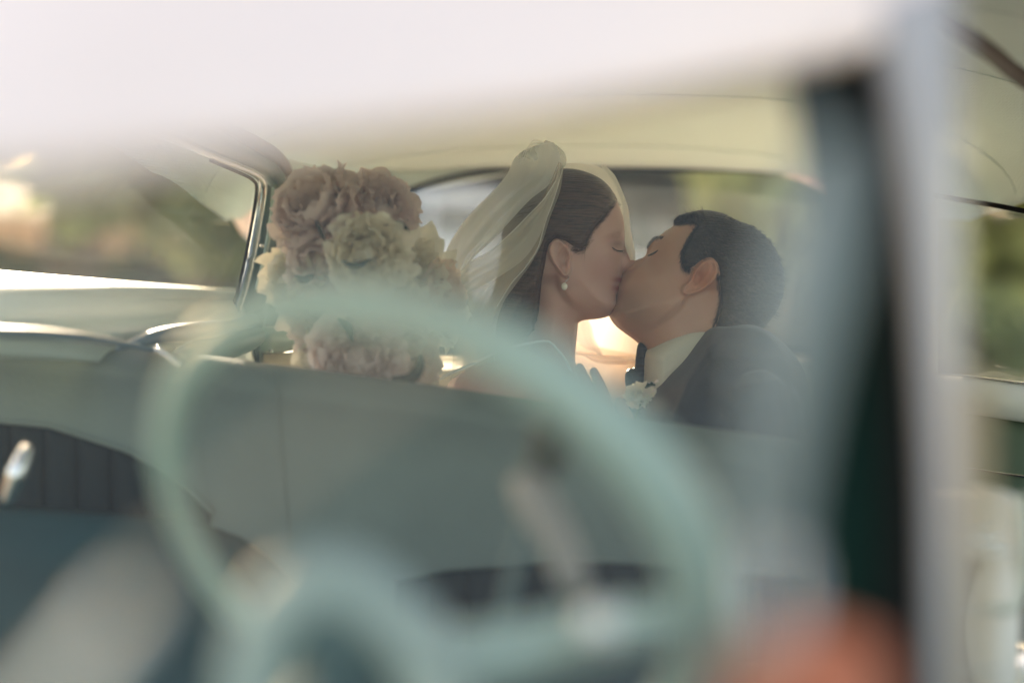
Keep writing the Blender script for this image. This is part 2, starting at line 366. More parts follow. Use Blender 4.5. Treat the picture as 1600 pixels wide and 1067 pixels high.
# headliner: ceiling shell with roof skin above
def headliner():
    # profile along depth: ceiling height (camera-local y) and side limits
    ds = np.array([1.25, 1.6, 2.0, 2.4, 2.8, 3.1, 3.35, 3.52, 3.62]); hs = np.array([.41, .435, .45, .452, .44, .42, .395, .362, .335])
    n = 44; m = 30; fr = []; bk = []
    for i in range(n):
        d = 1.25+(3.62-1.25)*i/(n-1); h = np.interp(d, ds, hs)
        xl = -.60+.10*(d-1.25)/2.4; xr = .93-.04*(d-1.25)/2.4-max(0, d-2.85)*.17; r1 = []; r2 = []
        for j in range(m):
            t = j/(m-1)*2-1; x = (xl+xr)/2+(xr-xl)/2*math.sin(t*math.pi/2)
            hh = h-.19*(1-math.cos(t*math.pi/2))**1.25
            if d > 3.3: hh = max(hh, hh*(1-(d-3.3)/.5)+.337*(d-3.3)/.5-.0)
            sag = .006*abs(math.sin((d-1.25)/.37*math.pi))
            r1.append(MC @ Vector((x, hh-sag*0+sag, -d))); r2.append(MC @ Vector((x+.02*t, hh+.045, -d)))
        fr.append(r1); bk.append(r2)
    V, Fc = slab(fr, bk); hl = mesh_obj('headliner', V, Fc, M_head, CAR)
    for k in range(1, 7):
        d = 1.25+.37*k; h = np.interp(d, ds, hs); xl = -.60+.10*(d-1.25)/2.4; xr = .93-.04*(d-1.25)/2.4-max(0, d-2.85)*.17; pts = []
        for t in np.linspace(-.97, .97, 40):
            x = (xl+xr)/2+(xr-xl)/2*math.sin(t*math.pi/2); pts.append(MC @ Vector((x, h-.19*(1-math.cos(t*math.pi/2))**1.25-.001, -d)))
        MB().tube(pts, .0009, seg=6).obj('seam', M_head, hl)
    # outer roof skin
    fr = []; bk = []
    for i in range(n):
        d = 1.15+(3.85-1.15)*i/(n-1); h = np.interp(d, ds, hs)+.06; xl = -.63+.10*(d-1.25)/2.4; xr = .96-.04*(d-1.25)/2.4-max(0, d-2.85)*.17; r1 = []; r2 = []
        for j in range(m):
            t = j/(m-1)*2-1; x = (xl+xr)/2+(xr-xl)/2*math.sin(t*math.pi/2); hh = h-.19*(1-math.cos(t*math.pi/2))**1.25
            r1.append(MC @ Vector((x, hh, -d))); r2.append(MC @ Vector((x, hh+.012, -d)))
        fr.append(r1); bk.append(r2)
    V, Fc = slab(fr, bk); mesh_obj('roof', V, Fc, M_white, CAR)
headliner()
# rear window surround: panels left, right and below the glass
GT = [(560, 372), (600, 330), (632, 303), (700, 280), (790, 266), (900, 262), (1050, 264), (1225, 268), (1330, 280), (1400, 310), (1425, 360)]
GB = [(560, 500), (600, 520), (632, 530), (700, 534), (790, 537), (900, 540), (1050, 542), (1225, 545), (1330, 545), (1400, 535), (1425, 500)]
DR = 3.62
def ringpts(): return [(*p, DR) for p in GT]+[(*p, DR) for p in reversed(GB)]
rw = panel('rear_window', [(*p, DR+.02) for p in GT], [(*p, DR+.02) for p in GB], .005, glass('rear_glass', .03, refl=.6), n=40)
P = interp(ringpts()+[(*GT[0], DR)], 160); mb = MB(); mb.add(tube_geo([L(*p) for p in P], .0065, seg=8)); g = mb.obj('gasket', M_black, rw)
# C pillars and header round the glass in headliner cloth
panel('rear_header', [(440, 130, DR), (700, 150, DR), (1000, 150, DR), (1300, 150, DR), (1470, 180, DR)],
      [(470, 330, DR), (632, 300, DR), (900, 260, DR), (1225, 266, DR), (1330, 284, DR), (1450, 345, DR)], .03, M_head)
panel('rear_pillar', [(425, 240, 3.2), (430, 330, 3.2), (440, 430, 3.2), (450, 545, 3.2)], [(640, 300, DR), (580, 345, DR), (558, 430, DR), (570, 560, DR)], .03, M_head)
panel('rear_pillar', [(1462, 250, 3.2), (1462, 330, 3.2), (1462, 430, 3.2), (1462, 600, 3.2)], [(1340, 280, DR), (1410, 330, DR), (1425, 430, DR), (1390, 560, DR)], .03, M_head)
panel('parcel_shelf', [(420, 548, DR), (900, 556, DR), (1430, 560, DR)], [(380, 580, 3.25), (900, 585, 3.25), (1440, 600, 3.25)], .02, M_cream)
# rear bench
def bench(name, top, d0, thick, height, m, lean=.1, n=60, roll=.06, depth_fwd=.0):
    A = interp(top, n); V = []; prof = []
    for t in np.linspace(0, 1, 8): prof.append((-height*(1-t)-roll*.9, -lean*(1-t)))          # front face, bottom to top
    for a in np.linspace(0, math.pi, 12): prof.append((-roll*.9+roll*.9*math.sin(a), thick/2-thick/2*math.cos(a)))
    for t in np.linspace(0, 1, 6)[1:]: prof.append((-roll*.9-height*t, thick))
    k = len(prof); Rm = MC.to_3x3()
    for a in A:
        base = L(*a)
        for (y, z) in prof: V.append(base+Rm @ Vector((0, y, -z)))
    Fc = grid_faces(n, k, False, True); Fc.append(tuple(range(k-1, -1, -1))); Fc.append(tuple(range((n-1)*k, n*k)))
    return mesh_obj(name, V, Fc, m, CAR)
rs = bench('rear_seat', [(400, 585, 3.15), (700, 572, 3.12), (1000, 565, 3.1), (1250, 560, 3.08), (1480, 585, 3.05)], 3.1, .14, .55, M_cream, .12)
panel('seat_cushion', [(380, 1000, 3.05), (900, 1010, 3.0), (1500, 1020, 2.95)], [(250, 1130, 2.62), (900, 1140, 2.60), (1600, 1150, 2.55)], .14, M_tealv, parent=rs, bulge=.02)
# front bench
FT = [(-420, 508, 2.56), (-200, 514, 2.53), (0, 530, 2.50), (200, 545, 2.47), (400, 567, 2.44), (670, 603, 2.40), (900, 640, 2.36), (1010, 657, 2.34), (1280, 695, 2.30), (1440, 716, 2.27), (1475, 735, 2.265)]
fs = bench('front_seat', FT, 2.4, .13, .62, M_vinyl, .10, roll=.05)
fs['label'] = 'grey green front bench backrest with dark blue pleated inserts'
def FS(px, py, proud=0.0):
    """point on the bench front face under picture column px at row py"""
    A = interp(FT, 80); tx = np.interp(px, A[:, 0], A[:, 1]); dd = np.interp(px, A[:, 0], A[:, 2])
    yl = (py-tx)/F*dd; return L(px, py, dd-max(0, (yl-.045))/.62*.10-proud)
def insert(edge_top, edge_bot, npl, x0, x1):
    """pleated insert: each pleat is a rounded vertical roll"""
    w_ = (x1-x0)/npl
    for i in range(npl):
        a = x0+i*w_; V = []; nu = 7; nv = 12
        for u in range(nu):
            q = u/(nu-1); px = a+w_*q; yt = np.interp(px, *zip(*edge_top)); yb = np.interp(px, *zip(*edge_bot))
            for v in range(nv):
                s = v/(nv-1); pr = .003+.012*math.sin(math.pi*q)**.6*min(1, math.sin(math.pi*min(max(s, .0), 1))**.4+.0)
                V.append(FS(px, yt+(yb-yt)*s, pr))
        n0 = len(V)
        for u in range(nu):
            q = u/(nu-1); px = a+w_*q; yt = np.interp(px, *zip(*edge_top)); yb = np.interp(px, *zip(*edge_bot))
            for v in range(nv): V.append(FS(px, yt+(yb-yt)*v/(nv-1), -.02))
        fr = [V[u*nv:(u+1)*nv] for u in range(nu)]; bk = [V[n0+u*nv:n0+(u+1)*nv] for u in range(nu)]
        v_, f_ = slab(fr, bk); mesh_obj('pleat', v_, f_, M_navy, fs)
insert([(-400, 640), (-100, 650), (0, 660), (80, 668), (200, 706), (290, 758), (330, 800)], [(-400, 810), (0, 800), (330, 838)], 14, -400, 330)
insert([(620, 905), (700, 890), (880, 876), (1000, 880), (1250, 902), (1440, 940)], [(620, 990), (700, 1010), (1440, 1050)], 15, 620, 1440)
panel('seat_cushion', [(-420, 800, 2.36), (0, 803, 2.34), (330, 842, 2.31), (620, 1000, 2.28), (1440, 1060, 2.17)],
      [(-700, 1120, 1.80), (-100, 1130, 1.78), (330, 1150, 1.78), (620, 1165, 1.76), (1700, 1180, 1.72)], .16, M_tealv, parent=fs, bulge=.03, label='teal vinyl seat cushion')
def piping(pts):
    P = interp(pts, 60, False); MB().tube([FS(a, b-2, .008) for a, b in P[:, :2]], .0035, seg=8).obj('piping', M_vinyl, fs)
piping([(-400, 640), (-100, 650), (0, 660), (80, 668), (200, 706), (290, 758), (330, 800)]); piping([(620, 905), (700, 890), (880, 876), (1000, 880), (1250, 902), (1440, 940)])
for px_ in (430, 1000):
    MB().tube([FS(px_+(t*6), np.interp(px_, [p[0] for p in FT], [p[1] for p in FT])+6+t*70, .001) for t in np.linspace(0, 4, 24)], .0016, seg=6).obj('seam', M_vinyl, fs)
# piping chrome handle on the bench shoulder
strip('lock_knob', [(246, 546, 2.40), (262, 556, 2.39), (278, 568, 2.385)], .0042, M_satin, label='small bright chrome lock knob above the bench')
strip('chrome_handle', [(12, 780, 2.15), (28, 735, 2.15), (40, 705, 2.16)], [.008, .012, .008], M_satin, label='bright chrome handle before the pleated insert')

# passenger side: door sill, window frame, centre pillar
panel('door_sill', [(-300, 440, 2.05), (-60, 444, 2.25), (100, 446, 2.45), (250, 450, 2.7), (372, 456, 2.95)],
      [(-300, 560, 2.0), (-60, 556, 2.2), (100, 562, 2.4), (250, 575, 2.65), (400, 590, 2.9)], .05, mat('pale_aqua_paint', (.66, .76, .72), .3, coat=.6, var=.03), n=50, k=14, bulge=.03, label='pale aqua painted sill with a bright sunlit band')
panel('sill_top', [(-300, 418, 2.35), (-60, 420, 2.55), (100, 430, 2.75), (250, 442, 2.95), (365, 450, 3.05)],
      [(-300, 444, 2.06), (-60, 448, 2.26), (100, 450, 2.46), (250, 453, 2.71), (372, 458, 2.96)], .015, M_aqua, n=50, label='upper face of the aqua sill')
strip('sill_trim', [(-200, 512, 2.0), (0, 519, 2.19), (90, 523, 2.29), (170, 533, 2.39), (245, 548, 2.48)], [.006, .007, .007, .006, .003], mat('blue_grey_trim', (.16, .24, .30), .3), label='blue grey trim strip curving down to the bench')
strip('sill_trim', [(185, 545, 2.43), (240, 527, 2.51), (300, 517, 2.63), (360, 512, 2.76), (395, 500, 2.84)], [.003, .010, .013, .013, .010], mat('blue_grey_trim', (.16, .24, .30), .3), label='blue grey trim strip rising to the pillar')
strip('armrest', [(285, 562, 2.62), (330, 545, 2.7), (385, 532, 2.8), (400, 525, 2.84)], [.020, .022, .022, .015], M_teal, label='rounded teal armrest end beside the pillar')
M_frame = mat('dull_chrome', (.50, .53, .53), .24, metal=1)
wf = strip('window_frame', [(100, 168, 2.0), (180, 192, 2.15), (260, 215, 2.4), (330, 242, 2.65), (385, 264, 2.85), (405, 276, 2.92), (411, 292, 2.95), (406, 330, 2.96), (393, 400, 2.95), (380, 455, 2.93), (364, 505, 2.9)], .0068, M_frame, n=90, label='chromed frame of the side window')
strip('inner_frame', [(330, 252, 2.66), (378, 272, 2.84), (396, 282, 2.91), (401, 295, 2.94), (396, 335, 2.95), (383, 405, 2.94), (370, 460, 2.92), (354, 507, 2.89)], .0028, M_black, parent=wf, n=90)
panel('side_window', [(-250, 90, 1.75), (400, 272, 2.94)],
      [(-250, 450, 1.78), (368, 470, 2.92)], .004, glass('side_glass', .02, refl=.25), n=2, k=2, label='closed side window glass')
panel('door_pillar', [(418, 262, 3.0), (412, 320, 3.0), (404, 380, 2.99), (390, 440, 2.97), (372, 500, 2.94), (385, 575, 2.92)],
      [(450, 272, 3.06), (444, 330, 3.06), (436, 400, 3.05), (424, 450, 3.03), (408, 500, 3.0), (404, 575, 2.98)], .06, M_teal, n=40, k=8, bulge=.012, label='dark teal centre pillar behind the side window')
strip('pillar_moulding', [(428, 290, 2.99), (424, 340, 2.99), (414, 400, 2.98), (402, 450, 2.96)], .0035, M_wheel)
strip('pillar_seal', [(150, 120, 2.0), (260, 165, 2.35), (340, 198, 2.65), (400, 225, 2.85), (438, 252, 3.0), (449, 290, 3.05), (443, 350, 3.05), (432, 400, 3.04)], .012, M_brown, n=60, label='brown rubber seal round the door opening')
strip('roof_rail', [(100, 125, 1.98), (200, 165, 2.18), (300, 205, 2.5), (370, 236, 2.78), (412, 258, 2.95), (432, 280, 2.99)], .016, M_teal, n=60, label='teal roof rail above the side window')
strip('pillar_base', [(405, 492, 2.93), (399, 530, 2.93), (397, 570, 2.93)], .008, M_black)
strip('rear_sill', [(408, 530, 3.02), (430, 530, 3.05), (470, 528, 3.1), (482, 527, 3.11), (494, 526, 3.12)], [.023, .024, .022, .016, .006], M_aqua, seg=24, label='short aqua roll of sill with a bright highlight behind the pillar')
panel('rear_sill_base', [(406, 552, 3.03), (440, 551, 3.06), (488, 549, 3.1)], [(406, 586, 3.0), (440, 590, 3.03), (478, 590, 3.07)], .04, M_cream, n=12, label='cream panel under the short aqua roll')
for p in ((423, 548, 2.985),): strip('screw', [(p[0], p[1], p[2]+.003), p], .0035, M_chrome, n=2)
strip('screw', [(409, 384, 2.975), (409, 384, 2.967)], .0035, M_satin, n=2)

# driver side rear: rail, quarter window, sill, panel
strip('roof_rail', [(1440, 5, 2.0), (1500, 48, 2.1), (1550, 84, 2.2), (1600, 124, 2.3), (1720, 200, 2.4)], .011, M_brown, label='dark roof rail crossing the cream headliner')
strip('gasket', [(1440, 302, 2.98), (1510, 314, 2.95), (1560, 322, 2.9), (1620, 334, 2.86), (1750, 360, 2.75)], .0042, M_black, label='black seal along the top of the quarter window')
qw = panel('quarter_window', [(1400, 296, 3.0), (1510, 314, 2.96), (1600, 330, 2.88), (1750, 360, 2.76)], [(1400, 590, 3.0), (1510, 592, 2.96), (1600, 600, 2.88), (1750, 615, 2.76)], .004, glass('quarter_glass', .02, refl=.4), label='rear quarter window glass')
panel('window_sill', [(1420, 584, 2.98), (1510, 590, 2.92), (1600, 601, 2.84), (1800, 625, 2.7)], [(1420, 640, 2.93), (1510, 646, 2.88), (1600, 660, 2.80), (1800, 690, 2.66)], .06, mat('white_vinyl', (.80, .78, .70), .5), bulge=.02, label='cream padded sill under the quarter window')
strip('sill_trim', [(1420, 582, 2.96), (1510, 588, 2.92), (1600, 599, 2.84), (1800, 623, 2.7)], .0022, M_satin)
panel('side_panel', [(1420, 636, 2.95), (1510, 642, 2.90), (1600, 656, 2.82), (1800, 686, 2.68)], [(1420, 900, 2.9), (1510, 910, 2.85), (1600, 930, 2.78), (1800, 960, 2.6)], .03, M_greenp, label='sage green panel below the quarter window')
strip('panel_trim', [(1420, 722, 2.92), (1510, 731, 2.87), (1600, 744, 2.79), (1800, 765, 2.6)], .0025, M_satin)
# seat side bolster with chrome trims
def bolster():
    pts = [(1508, 772), (1550, 764), (1584, 772), (1598, 800), (1600, 860), (1596, 930), (1588, 948), (1560, 950), (1520, 940)]
    o = panel('seat_bolster', [(1470, 795, 1.98), (1505, 771, 1.96), (1550, 764, 1.94), (1582, 771, 1.93), (1596, 792, 1.93)],
              [(1470, 1100, 1.9), (1505, 1100, 1.88), (1550, 1100, 1.86), (1582, 1100, 1.86), (1596, 1100, 1.86)], .10, mat('pale_peach_vinyl', (.92, .80, .68), .45), n=30, k=14, bulge=.02, label='cream seat bolster with chrome strips')
    for y, x0, x1, r in ((828, 1478, 1548, .003), (846, 1480, 1556, .005), (862, 1510, 1580, .002), (953, 1476, 1560, .002), (1046, 1480, 1560, .0015)):
        MB().tube([L(px, y+(x1-px)*.03, 1.86) for px in np.linspace(x0, x1, 10)], r, seg=10).obj('chrome_strip', mat('bright_chrome', (.95, .93, .90), .18, metal=1), o)
    panel('pocket', [(1478, 880, 1.915), (1520, 872, 1.9), (1560, 878, 1.9)], [(1478, 1100, 1.88), (1520, 1100, 1.865), (1560, 1100, 1.865)], .03, mat('taupe_vinyl', (.22, .17, .14), .5), parent=o, n=16)
    strip('bolster_piping', [(1596, 780, 1.91), (1600, 860, 1.89), (1595, 930, 1.88), (1575, 950, 1.87), (1550, 948, 1.87)], .006, M_cream, parent=o)
bolster()

# ---- windscreen surround (near, blurred)
HB = [(-260, 292, .70), (-60, 283, .74), (100, 270, .78), (300, 240, .84), (500, 213, .89), (700, 188, .94), (900, 160, .99), (1100, 124, 1.04), (1300, 84, 1.09), (1420, 58, 1.12), (1500, 30, 1.13)]
HTp = [(-260, -300, .92), (-60, -300, .96), (100, -300, 1.0), (300, -300, 1.06), (500, -300, 1.12), (700, -300, 1.16), (900, -300, 1.20), (1100, -300, 1.22), (1300, -300, 1.24), (1420, -200, 1.24), (1500, -60, 1.20)]
panel('windscreen_header', HTp, HB, .05, M_white, n=70, k=16, bulge=.03, label='white painted windscreen header crossing the top')
strip('header_trim', [(a, b+8, c+.02) for a, b, c in HB], .0035, mat('peach_trim', (.62, .45, .34), .5), n=70)
PO = [(1500, -40, 1.13), (1502, 60, 1.12), (1502, 200, 1.11), (1502, 450, 1.10), (1502, 700, 1.08), (1500, 1150, 1.05)]
PI = [(1345, 20, 1.13), (1362, 90, 1.12), (1385, 220, 1.11), (1415, 450, 1.10), (1436, 700, 1.08), (1452, 1150, 1.05)]
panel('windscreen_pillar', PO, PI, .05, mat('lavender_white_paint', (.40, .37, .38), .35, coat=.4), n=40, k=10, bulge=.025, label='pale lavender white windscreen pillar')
panel('pillar_lower_trim', [(1545, 600, 1.16), (1545, 750, 1.15), (1540, 900, 1.14), (1530, 1150, 1.12)], [(1440, 600, 1.16), (1440, 750, 1.15), (1450, 900, 1.14), (1450, 1150, 1.12)], .03, mat('tan_leather', (.42, .30, .17), .6), n=16, label='tan trim at the foot of the pillar')
panel('pillar_seal', [(1362, 70, 1.11), (1390, 220, 1.10), (1420, 450, 1.09), (1442, 700, 1.07), (1475, 1150, 1.04)],
      [(1318, 90, 1.13), (1352, 220, 1.12), (1385, 450, 1.11), (1395, 700, 1.09), (1390, 1150, 1.06)], .02, M_black, n=40, label='black rubber seal inside the pillar')
panel('pillar_inner_trim', [(1395, 95, 1.15), (1415, 220, 1.14), (1430, 450, 1.13), (1440, 700, 1.11), (1440, 1150, 1.08)],
      [(1238, 100, 1.17), (1258, 220, 1.16), (1270, 450, 1.15), (1250, 700, 1.13), (1240, 1150, 1.10)], .03, M_dteal, n=40, label='dark green inner trim beside the pillar')
# windscreen glass
M_screen = glass('windscreen_glass', .055, refl=.55, film_col=(.66, .68, .66))  # pale film on the pane imitates the veil of reflected sky
panel('windscreen', [(-400, 200, .80), (200, 180, .88), (800, 120, 1.0), (1310, 30, 1.10)], [(-400, 1250, .60), (200, 1250, .66), (800, 1250, .74), (1225, 1250, .86)], .0, M_screen, n=24, k=10, label='reflecting windscreen glass under an added pale haze film')
ws = [o for o in COL.objects if o.name == 'windscreen'][0]
# single sheet only
bm = bmesh.new(); bm.from_mesh(ws.data); bm.faces.ensure_lookup_table(); kf = (24-1)*(10-1)
bmesh.ops.delete(bm, geom=bm.faces[kf:], context='FACES'); bmesh.ops.delete(bm, geom=[v for v in bm.verts if not v.link_faces], context='VERTS'); bm.to_mesh(ws.data); bm.free()
# beige wiping blade, and an added strip standing in for a pale reflection
def wiper_or_glare(pts, w_, arm_m, label):
    b = strip('wiper_or_glare', pts, w_, arm_m, n=30, seg=10, flat=.5, label=label)
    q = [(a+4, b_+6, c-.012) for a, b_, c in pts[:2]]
    strip('wiper_or_glare_arm', q, .005, M_satin, parent=b, n=8)
wiper_or_glare([(0, 1190, .64), (190, 950, .64), (400, 760, .65), (560, 630, .66), (690, 530, .67)], .0066, mat('beige_grey_rubber', (.30, .25, .19), .6), 'blurred beige wiping blade running diagonally at lower left')
wiper_or_glare([(1212, 965, .67), (1211, 880, .68), (1214, 750, .70), (1243, 520, .73), (1300, 240, .78)], [.003, .0065, .011, .016, .010], mat('pale_glare', (.22, .25, .235), .5), 'wide blurred pale blue strip added as windscreen glare before the groom')
panel('windscreen_sticker', [(1135, 1010, .80), (1220, 985, .81), (1300, 975, .82), (1380, 1005, .825)], [(1110, 1180, .78), (1220, 1180, .79), (1300, 1180, .80), (1395, 1180, .805)], .002, mat('orange_print', (.50, .11, .05), .8, var=.2, vscale=25, col2=(.36, .15, .09)), n=12, label='orange red sticker low in the windscreen')

# ---- steering wheel
WC = np.array([-.061, -.145, 1.269]); th, ph = .601, .4885; WR = .205
wn = np.array([math.sin(ph)*math.cos(th), math.sin(th), math.cos(ph)*math.cos(th)])
wa = np.cross([0, 1, 0], wn); wa /= np.linalg.norm(wa); wb = np.cross(wn, wa)
def WP(r, ang, off=0.0):
    q = WC+r*(math.cos(ang)*wa+math.sin(ang)*wb)+wn*off
    return MC @ Vector((q[0], q[1], -q[2]))
def ring_geo(R_, r, a0=0, a1=2*math.pi, seg=14, n=120, off=0.0, flat=1.0, caps=True):
    full = abs(a1-a0-2*math.pi) < 1e-4
    if not full: return tube_geo([WP(R_, a, off) for a in np.linspace(a0, a1, n)], r, seg=seg, caps=caps)
    V = []
    r0 = r
    for a in np.linspace(0, 2*math.pi, n, endpoint=False):
        r = r0*(1+.40*math.cos(a)); c = WP(R_, a, off); e = (WP(R_+.01, a, off)-c).normalized(); nn = (WP(R_, a, off+.01)-c).normalized()
        for k in range(seg): q = 2*math.pi*k/seg; V.append(c+e*r*math.cos(q)+nn*r*math.sin(q))
    return V, grid_faces(n, seg, True, True)
sw = MB().add(ring_geo(WR, .0165, seg=18, n=140)).obj('steering_wheel', M_wheel, CAR); sw['label'] = 'large blurred aqua steering wheel with horn ring'
strip('gauge_hood', [(390, 1190, .98), (392, 1050, .98), (420, 962, .98), (470, 912, .98), (535, 905, .98), (600, 942, .98), (655, 1010, .98), (690, 1110, .98), (700, 1190, .98)], .016, mat('pale_aqua_gloss', (.30, .38, .35), .4, coat=.3), label='curved pale aqua gauge hood on the dashboard')
MB().add(ring_geo(.075, .005, math.radians(150), math.radians(390), off=-.10)).obj('horn_ring', mat('pale_aqua_gloss', (.50, .68, .63), .2, coat=1), sw)
for a in (-12, 228, 270):
    a = math.radians(a); MB().tube([WP(.03, a, -.105), WP(.09, a, -.075), WP(.15, a, -.03), WP(WR-.004, a, 0)], [.024, .022, .019, .014], seg=14).obj('spoke', M_wheel, sw)
hv = []; hp = [(.0, -.14), (.03, -.135), (.046, -.12), (.050, -.105), (.046, -.09), (.03, -.08), (.0, -.075)]
for r, of in hp: hv += [WP(max(r, .001), a, of) for a in np.linspace(0, 2*math.pi, 32, endpoint=False)]
mesh_obj('hub', hv, grid_faces(len(hp), 32, False, True), M_teal, sw)
MB().tube([WP(.001, 0, -.08), WP(.001, 0, -.12), MC @ Vector((WC[0]-wn[0]*.40, WC[1]-wn[1]*.40, -(WC[2]-wn[2]*.40)))], .024, seg=20).obj('steering_column', M_teal, CAR)
MB().tube([L(938, 976, 1.14), L(938, 975, 1.125)], [.0135, .0130], seg=16).obj('glint_button', mat('white_glint', (.98, .98, .94), .25, coat=1), sw)  # oversized white button; its colour stands in for a chrome glint
lv = strip('indicator_lever', [(828, 768, 1.5), (850, 805, 1.48), (872, 845, 1.46), (895, 905, 1.44)], [.017, .016, .014, .013], mat('grey_plastic_lever', (.30, .28, .25), .5), label='short grey indicator lever behind the wheel')
strip('lever_knob', [(845, 740, 1.60), (862, 690, 1.62), (872, 655, 1.64)], [.014, .020, .017], mat('olive_plastic', (.035, .04, .018), .8), label='dark olive gear lever knob')
strip('gear_lever', [(845, 740, 1.60), (800, 900, 1.56), (760, 1100, 1.5)], .006, M_teal)

# dashboard and cowl below the frame, hood in front, outer doors, floor: they close the car
def dashboard():
    panel('dashboard', [(-500, 1190, .98), (300, 1195, .98), (900, 1200, .98), (2000, 1200, .98)], [(-1100, 2000, 1.05), (300, 2000, 1.05), (900, 2000, 1.05), (2600, 2000, 1.05)], .10, M_teal, n=30, bulge=.03, label='teal dashboard below the wheel')
dashboard()
Rm = MC.to_3x3()
def cbox(name, x0, x1, y0, y1, d0, d1, m, bev=.02, label=None, parent=CAR):
    c = MC @ Vector(((x0+x1)/2, (y0+y1)/2, -(d0+d1)/2))
    o = MB().box(c, Rm @ Vector(((x1-x0)/2, 0, 0)), Rm @ Vector((0, (y1-y0)/2, 0)), Rm @ Vector((0, 0, -(d1-d0)/2))).obj(name, m, parent, smooth=False)
    mod_bevel(o, bev, 3)
    if label: o['label'] = label
    return o
cbox('floor_pan', -.62, .93, -.93, -.90, .9, 3.7, M_black)
cbox('hood', -.70, 1.02, -.60, -.52, -.75, .72, M_aqua, .04)
cbox('front_fender', -.84, -.71, -1.0, -.50, -.8, 1.0, M_aqua, .05)
cbox('front_fender', 1.03, 1.16, -1.0, -.50, -.8, 1.0, M_aqua, .05)
cbox('door', -.80, -.70, -1.0, -.20, 1.01, 2.2, M_aqua, .03)
cbox('door', 1.03, 1.13, -1.0, -.20, 1.01, 2.6, M_aqua, .03)
cbox('rear_quarter', -.62, -.52, -1.0, -.14, 3.0, 4.4, M_aqua, .04)
cbox('rear_quarter', 1.03, 1.13, -1.0, -.14, 2.61, 4.4, M_aqua, .04)
cbox('trunk_lid', -.51, 1.02, -.28, -.14, 3.75, 4.6, M_white, .05)
for (x, d) in ((-.72, -.1), (1.05, -.1), (-.72, 3.5), (1.05, 3.5)):
    c = MC @ Vector((x, -1.0, -d)); c.z = .33; seg = 28; V = []
    for yy, r in ((-.08, .2), (-.09, .28), (-.06, .33), (.06, .33), (.09, .28), (.08, .2)):
        V += [c+Vector((yy, r*math.cos(a), r*math.sin(a))) for a in np.linspace(0, 6.283, seg, endpoint=False)]
    wo = mesh_obj('wheel', V, grid_faces(6, seg, True, True), mat('tyre_rubber', (.02, .02, .02), .8), CAR)
    MB().tube([c-Vector((.06, 0, 0)), c+Vector((.06, 0, 0))], .2, seg=24).obj('hub_cap', M_satin, wo)

# ------------------------------------------------------------ relief modelling for heads
def seg_dist(P, poly, closed=True):
    A = np.array(poly, float); B = np.roll(A, -1, 0) if closed else A[1:]
    if not closed: A = A[:-1]
    out = np.full(len(P), 1e9)
    for a, b in zip(A, B):
        ab = b-a; t = np.clip(((P-a)@ab)/max(ab@ab, 1e-9), 0, 1); dd = np.linalg.norm(P-(a+t[:, None]*ab), axis=1); out = np.minimum(out, dd)
    return out
def inside(P, poly):
    A = np.array(poly, float); B = np.roll(A, -1, 0); c = np.zeros(len(P), bool)
    for a, b in zip(A, B):
        if a[1] == b[1]: continue
        k = ((a[1] > P[:, 1]) != (b[1] > P[:, 1])) & (P[:, 0] < (b[0]-a[0])*(P[:, 1]-a[1])/(b[1]-a[1])+a[0]); c ^= k
    return c
def sdist(P, poly): return np.where(inside(P, poly), 1, -1)*seg_dist(P, poly)
def closed_curve(poly, step=3.0):
    P = np.array(poly+[poly[0]], float); n = int(np.linalg.norm(np.diff(P, axis=0), axis=1).sum()/step)
    E = np.array([poly[-1]]+poly+[poly[0], poly[1]], float); out = []
    for i in range(1, len(E)-2):
        for t in np.linspace(0, 1, 8, endpoint=False):
            a, b, c, d_ = E[i-1], E[i], E[i+1], E[i+2]
            out.append(.5*((2*b)+(-a+c)*t+(2*a-5*b+4*c-d_)*t*t+(-a+3*b-3*c+d_)*t**3))
    out.append(out[0]); out = np.array(out); s = np.r_[0, np.cumsum(np.linalg.norm(np.diff(out, axis=0), axis=1))]
    q = np.linspace(0, s[-1], n, endpoint=False); return np.c_[np.interp(q, s, out[:, 0]), np.interp(q, s, out[:, 1])]
def triangulate(C, step=3.2):
    n = len(C); lo = C.min(0); hi = C.max(0)
    gx, gy = np.meshgrid(np.arange(lo[0], hi[0], step), np.arange(lo[1], hi[1], step)); G = np.c_[gx.ravel(), gy.ravel()]
    G[:, 0] += (np.round((G[:, 1]-lo[1])/step) % 2)*step/2
    sd = sdist(G, C); G = G[sd > 3.2]
    T_ = np.roll(C, -1, 0)-np.roll(C, 1, 0); N = np.c_[-T_[:, 1], T_[:, 0]]; N /= np.linalg.norm(N, axis=1)[:, None]+1e-9
    if sdist(C+N*1.0, C).mean() < 0: N = -N
    rings = []
    for off in (.45, 1.3):
        R_ = C+N*off; rings.append(R_[sdist(R_, C) > off*.8])
    P = np.vstack([C]+rings+[G])
    r = delaunay_2d_cdt([Vector(p) for p in P], [(i, (i+1) % n) for i in range(n)], [], 1, 1e-6)
    V = np.array([tuple(v) for v in r[0]]); return V, [tuple(f) for f in r[2]]
def relief_geo(outline, wf, step=3.2, zc=0.0, seg=3.0):
    C = closed_curve(outline, seg); V, Fc = triangulate(C, step); sd = np.abs(seg_dist(V, C)); W = wf(V)
    bnd = sd < 1e-3; n = len(V)
    W = np.maximum(W, .3)
    near = [Q(v[0], v[1], zc-w_) for v, w_ in zip(V, W)]; far = [Q(v[0], v[1], zc+w_) for v, w_ in zip(V, W)]
    faces = list(Fc)+[tuple(i+n for i in reversed(f)) for f in Fc]
    ec = {}
    for f in Fc:
        for a, b in zip(f, f[1:]+f[:1]):
            k = (min(a, b), max(a, b)); ec[k] = None if k in ec else (a, b)
    for v in ec.values():
        if v: a, b = v; faces.append((b, a, a+n, b+n))
    return near+far, faces
